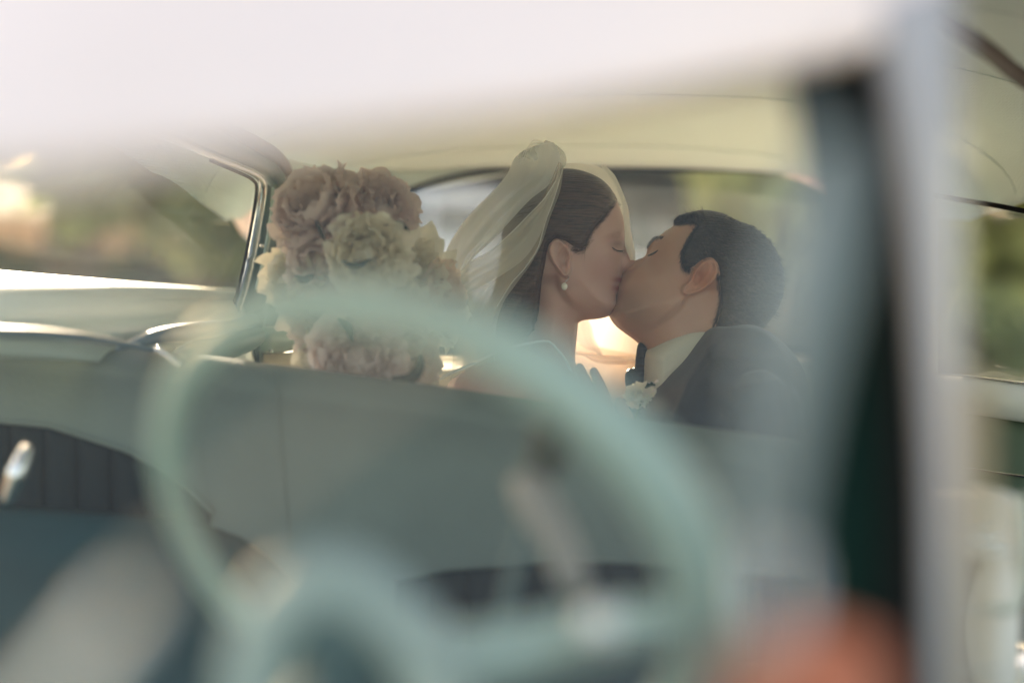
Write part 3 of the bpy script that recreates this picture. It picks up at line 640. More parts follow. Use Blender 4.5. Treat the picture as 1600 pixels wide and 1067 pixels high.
def gauss(P, c, s, s2=None, ang=0):
    d_ = P-np.array(c, float); ca, sa = math.cos(ang), math.sin(ang); u = d_[:, 0]*ca+d_[:, 1]*sa; v = -d_[:, 0]*sa+d_[:, 1]*ca
    return np.exp(-.5*((u/s)**2+(v/(s2 or s))**2))
def infl(sd, Dm, W): t = np.clip(sd/Dm, 0, 1); return W*np.sqrt(np.clip(1-(1-t)**2, 0, 1))
def sstep(x, a, b): t = np.clip((x-a)/(b-a), 0, 1); return t*t*(3-2*t)

def ear_geo(poly, wf, conchac, ridge, lift=8.0, sgn=-1, zc=0.0, tilt=(0, 0)):
    """outer ear as a thick shell with rim, fold and bowl, standing off the head on one side"""
    C = closed_curve(poly, 1.6); V, Fc = triangulate(C, 1.6); sd = seg_dist(V, C); cen = C.mean(0)
    base = wf(V); b0 = float(wf(cen[None])[0])
    h = 6.0*np.exp(-((sd-2.6)/1.8)**2)                         # helix rim
    h -= 13*gauss(V, conchac, 5.0, 7.0)                       # bowl
    rd = seg_dist(V, ridge, False); h += 4.5*np.exp(-(rd/1.7)**2)
    h += 0.8*sstep(sd, 0, 1.5)
    pl = b0+lift+(V-cen)@np.array(tilt)
    top = np.maximum(pl+h, base-3); bot = base*0+np.minimum(base, pl)-4.0
    n = len(V); near = [Q(v[0], v[1], zc+sgn*t) for v, t in zip(V, top)]; back = [Q(v[0], v[1], zc+sgn*t) for v, t in zip(V, bot)]
    faces = list(Fc)+[tuple(i+n for i in reversed(f)) for f in Fc]; ec = {}
    for f in Fc:
        for a, b in zip(f, f[1:]+f[:1]):
            k = (min(a, b), max(a, b)); ec[k] = None if k in ec else (a, b)
    for v in ec.values():
        if v: a, b = v; faces.append((b, a, a+n, b+n))
    return near+back, faces
def body_from(parts, name, material, parent, voxel=.0020, smooth=1):
    mb = MB()
    for p in parts: mb.add(p)
    me = bpy.data.meshes.new(name); me.from_pydata([tuple(v) for v in mb.v], [], mb.f); me.update()
    bm = bmesh.new(); bm.from_mesh(me); bmesh.ops.recalc_face_normals(bm, faces=bm.faces); bm.to_mesh(me); bm.free()
    o = bpy.data.objects.new('tmp', me); COL.objects.link(o)
    m = o.modifiers.new('r', 'REMESH'); m.mode = 'VOXEL'; m.voxel_size = voxel; m.use_smooth_shade = True
    s = o.modifiers.new('s', 'SMOOTH'); s.factor = .5; s.iterations = smooth
    dg = bpy.context.evaluated_depsgraph_get(); ev = bpy.data.meshes.new_from_object(o.evaluated_get(dg)); ev.name = name
    bpy.data.objects.remove(o); ev.materials.clear(); ev.materials.append(material)
    ev.polygons.foreach_set('use_smooth', [True]*len(ev.polygons))
    o = bpy.data.objects.new(name, ev); COL.objects.link(o)
    if parent: setp(o, parent)
    return o
def chain(pts, radii, n=14, flat=1.0):
    """limb through millimetre points (x,y,dz) with radii in mm"""
    P = interp(pts, n); R_ = np.interp(np.linspace(0, 1, n), np.linspace(0, 1, len(radii)), radii)
    return tube_geo([Q(*p) for p in P], list(R_/1000), seg=16, flat=flat)
def hand(wr, tip_dir, palm_n, size=1.0, curl=.5, thumb_side=1):
    """palm and five curled fingers as closed tubes, world space"""
    w_ = Vector(wr); f = Vector(tip_dir).normalized(); nrm = Vector(palm_n); nrm = (nrm-f*nrm.dot(f)).normalized(); s = f.cross(nrm).normalized()*thumb_side
    out = []; k = size
    out.append(tube_geo([w_-f*.03*k, w_, w_+f*.03*k], [.025*k, .025*k, .030*k], seg=14, flat=.75, flat_dir=nrm))
    for i, o_ in enumerate((-.030, -.010, .010, .029)):
        kn = w_+f*(.093-.004*abs(i-1))*k+s*o_*k
        out.append(tube_geo([w_+s*o_*.6*k+f*.01*k, kn], [.015*k, .0115*k], seg=10))
        ln = (.062, .075, .083, .073)[i]*k; d_ = f.copy(); p = kn; pts = [kn]; 
        for j, fr in enumerate((.45, .32, .23)):
            d_ = (Matrix.Rotation(curl*(.35+.3*j), 3, s) @ d_).normalized() if thumb_side > 0 else (Matrix.Rotation(-curl*(.35+.3*j), 3, s) @ d_).normalized()
            p = p+d_*ln*fr; pts.append(p)
        out.append(tube_geo(pts, [.0098*k, .0092*k, .0083*k, .0068*k], seg=10))
    t0 = w_+f*.02*k+s*.022*k; t1 = t0+(f*.6+s*.7+nrm*.2).normalized()*.04*k; t2 = t1+(f*.9+s*.25+nrm*.3).normalized()*.032*k; t3 = t2+(f+nrm*.35).normalized()*.024*k
    out.append(tube_geo([t0, t1, t2, t3], [.015*k, .012*k, .0105*k, .008*k], seg=10)); return out
def skin_mat(name, base, lip_or_glow, shade):
    m = bpy.data.materials.new(name); m.use_nodes = True; n = m.node_tree.nodes; l = m.node_tree.links; p = n['Principled BSDF']
    at_ = n.new('ShaderNodeAttribute'); at_.attribute_name = 'makeup_and_glow'; sp = n.new('ShaderNodeSeparateColor'); l.new(at_.outputs['Color'], sp.inputs[0])
    tc = n.new('ShaderNodeTexCoord'); nz = n.new('ShaderNodeTexNoise'); nz.inputs['Scale'].default_value = 28; nz.inputs['Detail'].default_value = 5; l.new(tc.outputs['Object'], nz.inputs[0])
    a = n.new('ShaderNodeMix'); a.data_type = 'RGBA'; a.inputs[6].default_value = (base[0]*.86, base[1]*.78, base[2]*.76, 1); a.inputs[7].default_value = (base[0]*1.05, base[1]*.98, base[2]*.98, 1); l.new(nz.outputs[0], a.inputs[0])
    b = n.new('ShaderNodeMix'); b.data_type = 'RGBA'; l.new(sp.outputs[0], b.inputs[0]); l.new(a.outputs[2], b.inputs[6]); b.inputs[7].default_value = (*lip_or_glow, 1)
    c = n.new('ShaderNodeMix'); c.data_type = 'RGBA'; l.new(sp.outputs[1], c.inputs[0]); l.new(b.outputs[2], c.inputs[6]); c.inputs[7].default_value = (*shade, 1)
    l.new(c.outputs[2], p.inputs['Base Color']); p.inputs['Roughness'].default_value = .48
    p.inputs['Subsurface Weight'].default_value = .35; p.inputs['Subsurface Radius'].default_value = (.011, .004, .002); p.inputs['Subsurface Scale'].default_value = 1.0
    nb = n.new('ShaderNodeTexNoise'); nb.inputs['Scale'].default_value = 260; nb.inputs['Detail'].default_value = 5; l.new(tc.outputs['Object'], nb.inputs[0]); bu = n.new('ShaderNodeBump'); bu.inputs['Strength'].default_value = .3; bu.inputs['Distance'].default_value = .001
    l.new(nb.outputs[0], bu.inputs['Height']); l.new(bu.outputs[0], p.inputs['Normal']); return m
def paint(o, fn):
    """fn gets mm coords (N,3) and returns (red, green) weights"""
    me = o.data; n = len(me.vertices); co = np.empty(n*3); me.vertices.foreach_get('co', co); co = co.reshape(-1, 3)
    Mi = np.array((MC.inverted() @ o.matrix_world if not o.parent else MC.inverted())); lc = co@Mi[:3, :3].T+Mi[:3, 3]
    P = np.c_[lc[:, 0]*1000+800, 533.5-lc[:, 1]*1000, -lc[:, 2]*1000-D*1000]
    r, g = fn(P); a = me.color_attributes.new('makeup_and_glow', 'FLOAT_COLOR', 'POINT'); c = np.zeros((n, 4)); c[:, 0] = r; c[:, 1] = g; c[:, 3] = 1; a.data.foreach_set('color', c.ravel())
def surf_strip(name, pts, widths, wf, mat_, parent, proud=.5, zc=0, n=24, sgn=-1):
    """thin raised strip lying on the relief surface (brow, lash line)"""
    P = interp([(a, b, 0) for a, b in pts], n)[:, :2]; T_ = np.gradient(P, axis=0); N = np.c_[-T_[:, 1], T_[:, 0]]; N /= np.linalg.norm(N, axis=1)[:, None]
    Wd = np.interp(np.linspace(0, 1, n), np.linspace(0, 1, len(widths)), widths); V = []
    offs = (-1, -.5, 0, .5, 1)
    for k in offs:
        S = P+N*(Wd*k)[:, None]; w_ = wf(S); V.append((S, w_+proud*(1-abs(k))-.2))
    verts = [Q(V[j][0][i][0], V[j][0][i][1], zc+sgn*V[j][1][i]) for i in range(n) for j in range(5)]
    vb = [Q(V[j][0][i][0], V[j][0][i][1], zc+sgn*(V[j][1][i]-1.2)) for i in range(n) for j in range(5)]
    fr = [verts[i*5:(i+1)*5] for i in range(n)]; bk = [vb[i*5:(i+1)*5] for i in range(n)]
    v_, f_ = slab(fr, bk); return mesh_obj(name, v_, f_, mat_, parent)
def hair_geo(poly, wf_head, full, Dm, W, hairline, off=7.0, taper=9.0, zc=0, strand=None):
    C0 = closed_curve(full, 3)
    def wf(V):
        h = wf_head(V); o = infl(np.maximum(sdist(V, C0), 0), Dm, W); dl = seg_dist(V, hairline, False)
        k = sstep(dl, 0, taper); base = np.maximum(o, h+off*k*.8)
        w_ = np.where(sdist(V, C0) < 1.0, o, base*k+(h-.3)*(1-k)+.8*k)
        if strand is not None: w_ = w_+strand(V)*k
        return w_
    return wf

# ------------------------------------------------------------ bride
bride = thing('person', 'bride in white veil and pearl earring kissing the groom with closed eyes', 'person', Q(820, 1000, 60))
B_full = [(890, 274), (925, 281), (950, 296), (963, 313), (972, 334), (978, 352), (980, 366), (980, 378), (984, 389), (989, 400), (992, 408), (990, 414), (984, 420), (974, 425), (972, 432), (975, 438), (974, 443), (971, 446), (973, 450), (971, 457), (964, 464), (966, 475), (962, 486), (950, 495), (930, 499), (910, 501), (900, 509), (896, 525), (897, 560), (905, 600), (840, 610), (822, 560), (824, 515), (826, 478), (815, 450), (800, 420), (794, 380), (800, 335), (820, 300), (852, 280)]
B_base = [(890, 274), (925, 281), (950, 296), (963, 313), (972, 334), (977, 352), (977, 366), (975, 380), (974, 400), (970, 420), (967, 440), (963, 460), (965, 476), (960, 487), (948, 495), (930, 499), (910, 501), (900, 509), (896, 525), (897, 560), (905, 600), (840, 610), (822, 560), (824, 515), (826, 478), (815, 450), (800, 420), (794, 380), (800, 335), (820, 300), (852, 280)]
CBb = closed_curve(B_base, 3); CBf = closed_curve(B_full, 3)
B_jaw = [(868, 440), (878, 462), (893, 480), (915, 492), (945, 500), (990, 508)]
def wf_bride(V):
    sb = sdist(V, CBb); sf = sdist(V, CBf); w_ = infl(np.maximum(sb, 0), 82, 73)
    # below the jaw the neck is narrower than the cheek
    jy = np.interp(V[:, 0], [p[0] for p in B_jaw], [p[1] for p in B_jaw]); dn = V[:, 1]-jy
    neck = infl(np.maximum(sb, 0), 46, 50); k = sstep(dn, -12, 7)*sstep(V[:, 0], 815, 850)
    k = np.maximum(k, sstep(V[:, 1], 450, 500)*sstep(900-V[:, 0], 0, 30)); w_ = w_*(1-k)+np.minimum(w_, neck)*k
    nose = 15*np.sqrt(np.clip(sf/11, 0, 1))*sstep(V[:, 1], 374, 402)*sstep(430-V[:, 1], 0, 6)
    lips = 24*np.sqrt(np.clip(sf/16, 0, 1))*sstep(V[:, 1], 424, 434)*sstep(468-V[:, 1], 0, 10)
    w_ = np.maximum(w_, np.maximum(nose*sstep(V[:, 0], 955, 972), lips*sstep(V[:, 0], 940, 960)))
    w_ += -7*gauss(V, (963, 380), 11, 8)+4.8*gauss(V, (961, 387), 7.5, 5.5)+2.5*gauss(V, (950, 368), 16, 4, -.3)
    w_ += 3.0*gauss(V, (938, 418), 17, 13)-2.5*gauss(V, (955, 448), 6, 9)-2*gauss(V, (925, 350), 16)-2.5*gauss(V, (962, 404), 7, 5)
    w_ += 3.2*gauss(V, (975, 419), 4.5, 4)-2.5*gauss(V, (969, 422), 2.2, 6, .4)-2.0*gauss(V, (961, 446), 3, 3)
    w_ += 1.5*gauss(V, (900, 465), 14, 10)-1.8*gauss(V, (963, 392.5), 9, 1.4)
    return np.maximum(w_, 0)
bear = [(868, 378), (876, 381), (884, 388), (889, 396), (890, 406), (888, 416), (889, 426), (886, 434), (880, 436), (873, 429), (866, 419), (859, 407), (856, 394), (860, 383)]
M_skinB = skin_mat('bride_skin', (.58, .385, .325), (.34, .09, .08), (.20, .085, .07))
parts = [relief_geo(B_full, wf_bride, 3.0)]
parts.append(ear_geo(bear, wf_bride, (877, 408), [(876, 388), (872, 398), (874, 412), (880, 422)], 7, tilt=(-.15, 0)))
parts.append(ear_geo(bear, wf_bride, (877, 408), [(876, 388), (872, 398), (874, 412), (880, 422)], 7, sgn=1, tilt=(-.15, 0)))
parts += [chain([(862, 500, 0), (856, 545, 5), (850, 600, 20), (846, 660, 35)], [42, 44, 58, 84]),
          chain([(880, 680, 120), (866, 650, 80), (845, 615, 20), (800, 610, -50), (752, 628, -95)], [46, 50, 60, 60, 58]),
          chain([(850, 660, 50), (848, 720, 60), (830, 830, 60), (800, 960, 60), (800, 1040, 60)], [96, 108, 88, 105, 125]),
          
          chain([(758, 625, -92), (735, 720, -110), (745, 850, -110)], [54, 43, 35]), chain([(745, 850, -110), (820, 900, -90), (900, 930, -60)], [36, 32, 23]),
          chain([(885, 680, 125), (960, 740, 185), (1010, 800, 190)], [46, 43, 34]), chain([(1010, 800, 190), (985, 860, 120), (950, 900, 70)], [34, 30, 23]),
          
          chain([(800, 1020, 0), (930, 1040, -30), (1100, 1050, -60), (1150, 1080, -70)], [92, 88, 70, 62]), chain([(800, 1020, 110), (930, 1040, 110), (1100, 1050, 110), (1150, 1080, 110)], [92, 88, 70, 62]),
          chain([(1150, 1080, -70), (1170, 1250, -90), (1180, 1420, -90)], [62, 50, 36]), chain([(1150, 1080, 110), (1170, 1250, 110), (1180, 1420, 100)], [62, 50, 36]),
          chain([(1165, 1430, -90), (1240, 1455, -95), (1300, 1462, -100)], [34, 28, 20]), chain([(1165, 1430, 100), (1240, 1455, 100), (1300, 1462, 100)], [34, 28, 20])]
parts += hand(Q(900, 930, -60), Q(1000, 945, -50)-Q(900, 930, -60), Rm @ Vector((0, -1, 0)), .9, .5)
parts += hand(Q(950, 900, 70), Q(860, 900, 30)-Q(950, 900, 70), Rm @ Vector((0, -1, 0)), .9, .5, -1)
bb = body_from(parts, 'body', M_skinB, bride)
def paintB(P):
    V = P[:, :2]; face = sstep(P[:, 0], 930, 940)
    lips = (gauss(V, (971, 438), 9, 3.0)+gauss(V, (969, 451), 8, 3.4))*1.3
    blush = .25*gauss(V, (935, 425), 16)+.35*gauss(V, (870, 430), 6, 10)
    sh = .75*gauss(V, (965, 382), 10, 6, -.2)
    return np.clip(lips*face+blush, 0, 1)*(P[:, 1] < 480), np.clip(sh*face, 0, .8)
paint(bb, paintB)
M_hairB = mat('dark_brown_hair', (.075, .040, .026), .38, bump=1.0, bscale=9, var=.55, vscale=8, stretch=((0, math.radians(38), 0), (3, 8, 55)))
M_lash = mat('lash_hair', (.015, .010, .010), .7)
surf_strip('eyelashes', [(954, 389), (958, 392), (965, 393.5), (972, 393), (976, 391.5)], [.5, 1.0, 1.3, 1.2, .8], wf_bride, M_lash, bride, 1.5)
for q in range(11):
    x0 = 955+2*q; mbq = tube_geo([Q(x0, 391.5+(2 if 2 < q < 9 else 0), -wf_bride(np.array([[x0, 393.0]]))[0]-1), Q(x0+2.2, 396.5+(1 if 2 < q < 9 else 0), -wf_bride(np.array([[x0, 393.0]]))[0]-4)], [.00035, .0001], seg=3, caps=False); mesh_obj('eyelash', mbq[0], mbq[1], M_lash, bride)
BROWS = True
BH_out = [(868, 264), (900, 265), (930, 275), (950, 290), (964, 312), (978, 350), (960, 420), (900, 500), (845, 500), (836, 520), (815, 545), (780, 545), (758, 520), (764, 478), (774, 440), (782, 400), (787, 350), (798, 315), (822, 284), (848, 268)]
hl_b = [(964, 312), (956, 325), (942, 344), (927, 361), (917, 376), (914, 388), (905, 393), (895, 391), (882, 382), (866, 378), (857, 388), (853, 402), (850, 420), (846, 440), (844, 462), (842, 490), (836, 520), (815, 545)]
B_hair = [(868, 264), (900, 265), (930, 275), (950, 290)]+hl_b+[(780, 545), (758, 520), (764, 478), (774, 440), (782, 400), (787, 350), (798, 315), (822, 284), (848, 268)]
def strandB(V):
    u = (V[:, 0]*.62-V[:, 1]*.0)+V[:, 1]*.45
    q = np.arctan2(V[:, 1]-560, V[:, 0]-700); return .5*np.sin(q*150)+.35*np.sin(q*330+V[:, 0]*.03)
wfh = hair_geo(B_hair, wf_bride, BH_out, 84, 82, hl_b, off=7, strand=strandB)
v_, f_ = relief_geo(B_hair, wfh, 2.4); mesh_obj('hair', v_, f_, M_hairB, bride)
# earring
er = MB().tube([Q(884, 433, -78), Q(886, 437, -82), Q(884, 441, -82), Q(881, 443, -81)], .0008, seg=8).obj('earring', M_satin, bride)
pv = []
for i in range(13):
    a = math.pi*i/12
    for k in range(20): q = 2*math.pi*k/20; pv.append(Q(879.5+4.9*math.sin(a)*math.cos(q), 450-5.8*math.cos(a), -81+4.9*math.sin(a)*math.sin(q)))
mesh_obj('pearl', pv, grid_faces(13, 20, False, True), mat('pearl', (.80, .76, .68), .2, coat=1, sss=.2), er)
# dress
M_dress = mat('white_satin', (.80, .78, .74), .45, bump=.3, bscale=40, sheen=.3)
dp = [chain([(858, 745, 58), (850, 780, 60), (835, 840, 60), (808, 960, 60), (806, 1040, 60)], [99, 114, 93, 110, 132]),
      
      chain([(800, 1020, 0), (930, 1040, -30), (1100, 1050, -60), (1160, 1090, -70)], [98, 94, 78, 72]), chain([(800, 1020, 110), (930, 1040, 110), (1100, 1050, 110), (1160, 1090, 110)], [98, 94, 78, 72]),
      chain([(1150, 1080, 20), (1175, 1250, 10), (1190, 1400, 0)], [120, 140, 160])]
body_from(dp, 'dress', M_dress, bride, .005, 3)
MB().tube([Q(*p) for p in interp([(668, 606, -120), (700, 585, -135), (735, 570, -140), (790, 545, -110), (850, 533, -62), (868, 545, -66), (884, 566, -70), (900, 610, -60), (905, 660, -50)], 40)], .0022, seg=6).obj('dress_strap', M_dress, bride)
# veil
M_veil = sheer('ivory_tulle', (.82, .80, .72), .55, .5)
M_veil2 = sheer('ivory_tulle_layered', (.93, .94, .91), .74, .55)
M_veil4 = sheer('ivory_tulle_front', (.90, .90, .82), .85, .6)
M_veil3 = sheer('ivory_tulle_single', (.78, .72, .60), .36, .5)
def drape(left, right, nl, nr, folds, amp, m, z=-95, name='veil', zl=0, zr=0, seed=0, arch=0, par=None, edge=.25):
    A = interp(left, 60); B = interp(right, 60); V = []; nv = 70
    rs_ = np.random.default_rng(seed); ph_ = rs_.uniform(0, 6.28, 4)
    for i in range(60):
        s = i/59
        for j in range(nv):
            t = j/(nv-1); p = A[i]*(1-t)+B[i]*t
            f_ = amp*(math.sin(folds*t*6.28+ph_[0]+1.6*s)+.35*math.sin(folds*1.7*t*6.28+ph_[1]-2*s))*min(1, .25+s)*math.sin(math.pi*min(max(t, .03), .97))**.3
            dz = z+zl*(1-t)+zr*t+f_-arch*math.sin(math.pi*t)
            wob = .8*math.sin(s*14+ph_[2]+t*3)
            V.append(Q(p[0]+wob, p[1]+.5*wob, dz))
    return mesh_obj(name, V, grid_faces(60, nv), m, par)
veil = drape([(828, 236), (806, 248), (792, 275), (768, 302), (736, 335), (708, 375), (692, 408), (684, 430), (686, 455), (700, 482), (716, 510), (725, 570), (730, 640)],
             [(862, 232), (872, 252), (869, 280), (854, 300), (828, 320), (797, 352), (768, 382), (741, 407), (734, 436), (745, 480), (760, 520), (780, 580), (800, 640)],
             0, 0, 2.1, 8, M_veil2, z=-88, zl=60, zr=-8, seed=3, arch=12, par=bride, name='veil')
veil['label'] = 'sheer ivory veil gathered in a puff and falling behind the bride'
drape([(873, 262), (865, 294), (848, 320), (825, 344), (795, 374), (764, 400), (735, 415), (716, 436), (700, 462)],
      [(873, 268), (866, 310), (852, 352), (838, 382), (818, 408), (790, 430), (762, 448), (735, 462), (712, 482)], 0, 0, 1.3, 4, M_veil, z=-104, seed=5, par=veil, name='veil_fold')
drape([(870, 262), (850, 310), (820, 370), (780, 410), (745, 450), (720, 480), (705, 510), (710, 560), (700, 620)],
      [(876, 266), (866, 310), (850, 355), (838, 395), (818, 425), (800, 445), (778, 480), (770, 520), (780, 640)], 0, 0, 2.0, 3, M_veil3, z=-98, seed=8, par=veil, name='veil_fold')
drape([(800, 262), (775, 300), (740, 345), (712, 385), (697, 425), (695, 470), (710, 520), (722, 570), (728, 640)],
      [(878, 268), (872, 305), (858, 345), (846, 385), (828, 418), (806, 446), (784, 480), (776, 530), (790, 640)], 0, 0, 1.6, 6, sheer('ivory_tulle_under', (.86, .83, .74), .42, .55), z=-92, zl=70, seed=17, par=veil, name='veil_fold')
# bright hems of the net
for hp_ in (
            [(865, 294, -113), (848, 320, -114), (825, 344, -113), (795, 374, -113), (764, 400, -112), (735, 415, -111)],
            [(876, 275, -108), (866, 310, -110), (850, 355, -110), (838, 395, -110), (818, 425, -109), (800, 445, -108), (778, 480, -106)],
            ):
    MB().tube([Q(*p) for p in interp(hp_, 50)], .0006, seg=6).obj('veil_hem', M_veil2, veil)
# puff on the crown
def puff():
    V = []; nu, nv = 26, 60
    for i in range(nu):
        u = i/(nu-1)
        for j in range(nv):
            a = 2*math.pi*j/nv; r = math.sin(math.pi*(.06+.88*u))**.7
            x = 840+37*r*math.cos(a)+1.5*math.sin(5*a+3*u); y = 279-50*u**.8+6*u*math.cos(a)*-1+2*math.sin(4*a+u*5); z = -15+60*r*math.sin(a)+4*math.sin(7*a)
            V.append(Q(x+12*(1-u), y, z))
    return mesh_obj('veil_puff', V, grid_faces(nu, nv, False, True), sheer('ivory_tulle_puff', (.86, .88, .80), .34, .5), veil)
puff()
for k in range(3):
    MB().tube([Q(*p) for p in interp([(812+5*k, 262-4*k, -60), (822+4*k, 240-5*k, -68), (842, 230-3*k+4, -70), (862-3*k, 236+k, -64), (872-2*k, 256, -58)], 30)], .0006, seg=6).obj('veil_hem', M_veil2, veil)
# far side sheet falling over the brow and before the face profile
drape([(862, 256), (895, 252), (925, 254), (946, 262), (960, 278), (971, 302), (979, 330), (984, 360), (988, 385), (991, 402)],
      [(868, 290), (900, 300), (930, 312), (950, 318), (958, 325), (966, 340), (972, 355), (975, 370), (979, 390), (987, 408)], 0, 0, .8, 2, M_veil4, z=35, seed=11, par=veil, name='veil_fold')
drape([(944, 261), (960, 277), (972, 302), (980, 330), (985, 360), (989, 385), (991, 408)],
      [(938, 262), (954, 283), (966, 305), (972, 330), (974, 362), (975, 383), (984, 408)], 0, 0, .5, 1.5, M_veil4, z=-22, seed=12, par=veil, name='veil_fold')
# sunlit far side of the veil seen between the chins
drape([(878, 480), (884, 520), (890, 560), (890, 640)], [(1040, 480), (1040, 520), (1040, 570), (1030, 640)], 0, 0, 2.2, 6, sheer('ivory_tulle_far', (.85, .80, .76), .9, .4), z=225, seed=21, par=veil, name='veil_fold')
drape([(880, 530), (884, 580), (890, 620), (895, 690)], [(1030, 560), (1020, 590), (1010, 630), (1000, 690)], 0, 0, 1.6, 9, sheer('peach_glow_tulle', (.88, .70, .57), .85, .6), z=200, seed=31, par=bride, name='chest_glow')  # added peach cloth standing in for the sunlit skin of the chest
drape([(890, 548), (920, 552), (950, 556), (1010, 560)], [(890, 562), (915, 558), (950, 572), (1010, 572)], 0, 0, 1.1, 4, sheer('peach_glow_tulle_fold', (.93, .83, .74), .95, .6), z=185, seed=33, par=bride, name='chest_glow')
drape([(886, 490), (898, 508), (905, 530), (925, 548)], [(925, 490), (932, 508), (940, 535), (955, 560)], 0, 0, .8, 3, sheer('ivory_tulle_hem', (.9, .88, .86), .9, .4), z=190, seed=22, par=veil, name='veil_fold')

# ------------------------------------------------------------ groom
GZ = 6.0
groom = thing('person', 'groom in dark suit and bow tie tilting his head back to kiss', 'person', Q(1130, 1000, 0))
G_full = [(1095, 338), (1065, 347), (1048, 356), (1035, 365), (1024, 374), (1014, 384), (1010, 392), (1008, 400), (998, 405), (986, 409), (976, 413), (972, 422), (968, 430), (965, 438), (963, 446), (960, 454), (958, 464), (952, 474), (950, 486), (954, 498), (964, 511), (980, 523), (998, 537), (1006, 552), (1006, 600), (1020, 640), (1160, 640), (1170, 570), (1178, 530), (1192, 505), (1205, 478), (1211, 445), (1207, 410), (1192, 380), (1168, 356), (1135, 340)]
G_base = [(1095, 338), (1065, 347), (1048, 356), (1035, 365), (1026, 374), (1018, 385), (1012, 398), (1004, 409), (992, 416), (980, 424), (970, 434), (964, 446), (960, 466), (954, 476), (951, 486), (954, 498), (964, 511), (980, 523), (998, 537), (1006, 552), (1006, 600), (1020, 640), (1160, 640), (1170, 570), (1178, 530), (1192, 505), (1205, 478), (1211, 445), (1207, 410), (1192, 380), (1168, 356), (1135, 340)]
CGb = closed_curve(G_base, 3); CGf = closed_curve(G_full, 3)
G_jaw = [(950, 508), (985, 520), (1015, 512), (1040, 496), (1058, 480), (1070, 462), (1100, 450)]
def wf_groom(V):
    sb = sdist(V, CGb); sf = sdist(V, CGf); w_ = infl(np.maximum(sb, 0), 80, 77)
    jy = np.interp(V[:, 0], [p[0] for p in G_jaw], [p[1] for p in G_jaw]); dn = V[:, 1]-jy
    neck = infl(np.maximum(sb, 0), 62, 64); k = sstep(dn, -10, 8)*sstep(1150-V[:, 0], 0, 60); w_ = w_*(1-k)+np.minimum(w_-3*k, neck)*k
    nose = 15*np.sqrt(np.clip(sf/12, 0, 1))*sstep(1022-V[:, 0], 0, 16)*sstep(432-V[:, 1], 0, 8)*sstep(V[:, 1], 392, 402)
    w_ = np.maximum(w_, nose)
    w_ += -6*gauss(V, (1022, 392), 9, 9, -.7)+3.5*gauss(V, (1022, 396), 6, 5)+2.5*gauss(V, (1030, 374), 4, 10, .8)+3.5*gauss(V, (1030, 425), 16, 12, -.6)
    w_ += -3*gauss(V, (990, 455), 12, 7, -.8)+2.5*gauss(V, (1035, 478), 16, 9, -.6)+2*gauss(V, (972, 492), 9)-3*gauss(V, (983, 446), 3, 5, .5)-2*gauss(V, (1060, 372), 14)
    w_ += -2*gauss(V, (1004, 420), 2.5, 9, .75)
    return np.maximum(w_, 0)
gear = [(1104, 409), (1110, 415), (1112, 425), (1108, 437), (1100, 447), (1088, 456), (1075, 462), (1064, 463), (1058, 458), (1061, 449), (1068, 443), (1074, 434), (1080, 422), (1090, 412)]
parts = [relief_geo(G_full, wf_groom, 3.0, zc=GZ)]
for sg in (-1, 1): parts.append(ear_geo(gear, wf_groom, (1084, 438), [(1100, 418), (1099, 428), (1090, 440), (1078, 450)], 8, sgn=sg, zc=GZ, tilt=(.18, 0)))
parts += [chain([(1085, 540, GZ), (1090, 600, 0), (1105, 680, 0)], [68, 72, 110]), chain([(1110, 660, -95), (1105, 650, 0), (1110, 660, 110)], [70, 100, 70]),
          chain([(1110, 690, 0), (1115, 830, 0), (1130, 1000, 0), (1130, 1040, 0)], [125, 118, 125, 130]),
          chain([(1150, 640, -140), (1170, 760, -185), (1120, 850, -215)], [55, 46, 40]), chain([(1120, 850, -215), (1040, 800, -200), (950, 735, -165)], [38, 34, 26]),
          chain([(1120, 650, 150), (1100, 760, 200), (1040, 830, 210)], [55, 46, 40]), chain([(1040, 830, 210), (980, 830, 180), (930, 830, 150)], [38, 33, 26]),
          chain([(1130, 1030, -70), (1000, 1050, -110), (860, 1060, -130)], [95, 85, 70]), chain([(1130, 1030, 80), (1000, 1050, 200), (900, 1060, 210)], [95, 85, 70]),
          chain([(860, 1060, -130), (840, 1240, -150), (840, 1420, -150)], [68, 55, 40]), chain([(900, 1060, 210), (890, 1240, 210), (890, 1420, 210)], [68, 55, 40]),
          chain([(850, 1430, -150), (780, 1455, -150), (720, 1462, -150)], [36, 32, 24]), chain([(900, 1430, 210), (830, 1455, 210), (770, 1462, 210)], [36, 32, 24])]
parts += hand(Q(948, 735, -165), Q(893, 560, -125)-Q(948, 735, -165), Rm @ Vector((-.5, 0, 1)), 1.0, .16, 1)
parts += hand(Q(930, 830, 150), Q(860, 830, 110)-Q(930, 830, 150), Rm @ Vector((0, -1, 0)), 1.0, .5, -1)
M_skinG = skin_mat('groom_skin', (.53, .33, .235), (.56, .20, .10), (.20, .13, .10))
gb = body_from(parts, 'body', M_skinG, groom)
def paintG(P):  # first weight paints the orange glow of a backlit ear into the skin
    V = P[:, :2]; st = .5*gauss(V, (985, 485), 26, 18, .6)*(P[:, 1] < 540)
    return np.clip(.75*gauss(V, (1090, 438), 22, 16, -.7)*(P[:, 2] < 0)*(P[:, 1] < 470)*(np.abs(P[:, 2]-GZ) > 66), 0, 1), np.clip(st, 0, 1)
paint(gb, paintG)
M_hairG = mat('black_brown_hair', (.022, .016, .013), .5, bump=1.0, bscale=16, var=.5, vscale=20, stretch=((0, math.radians(-25), 0), (2, 6, 22)))
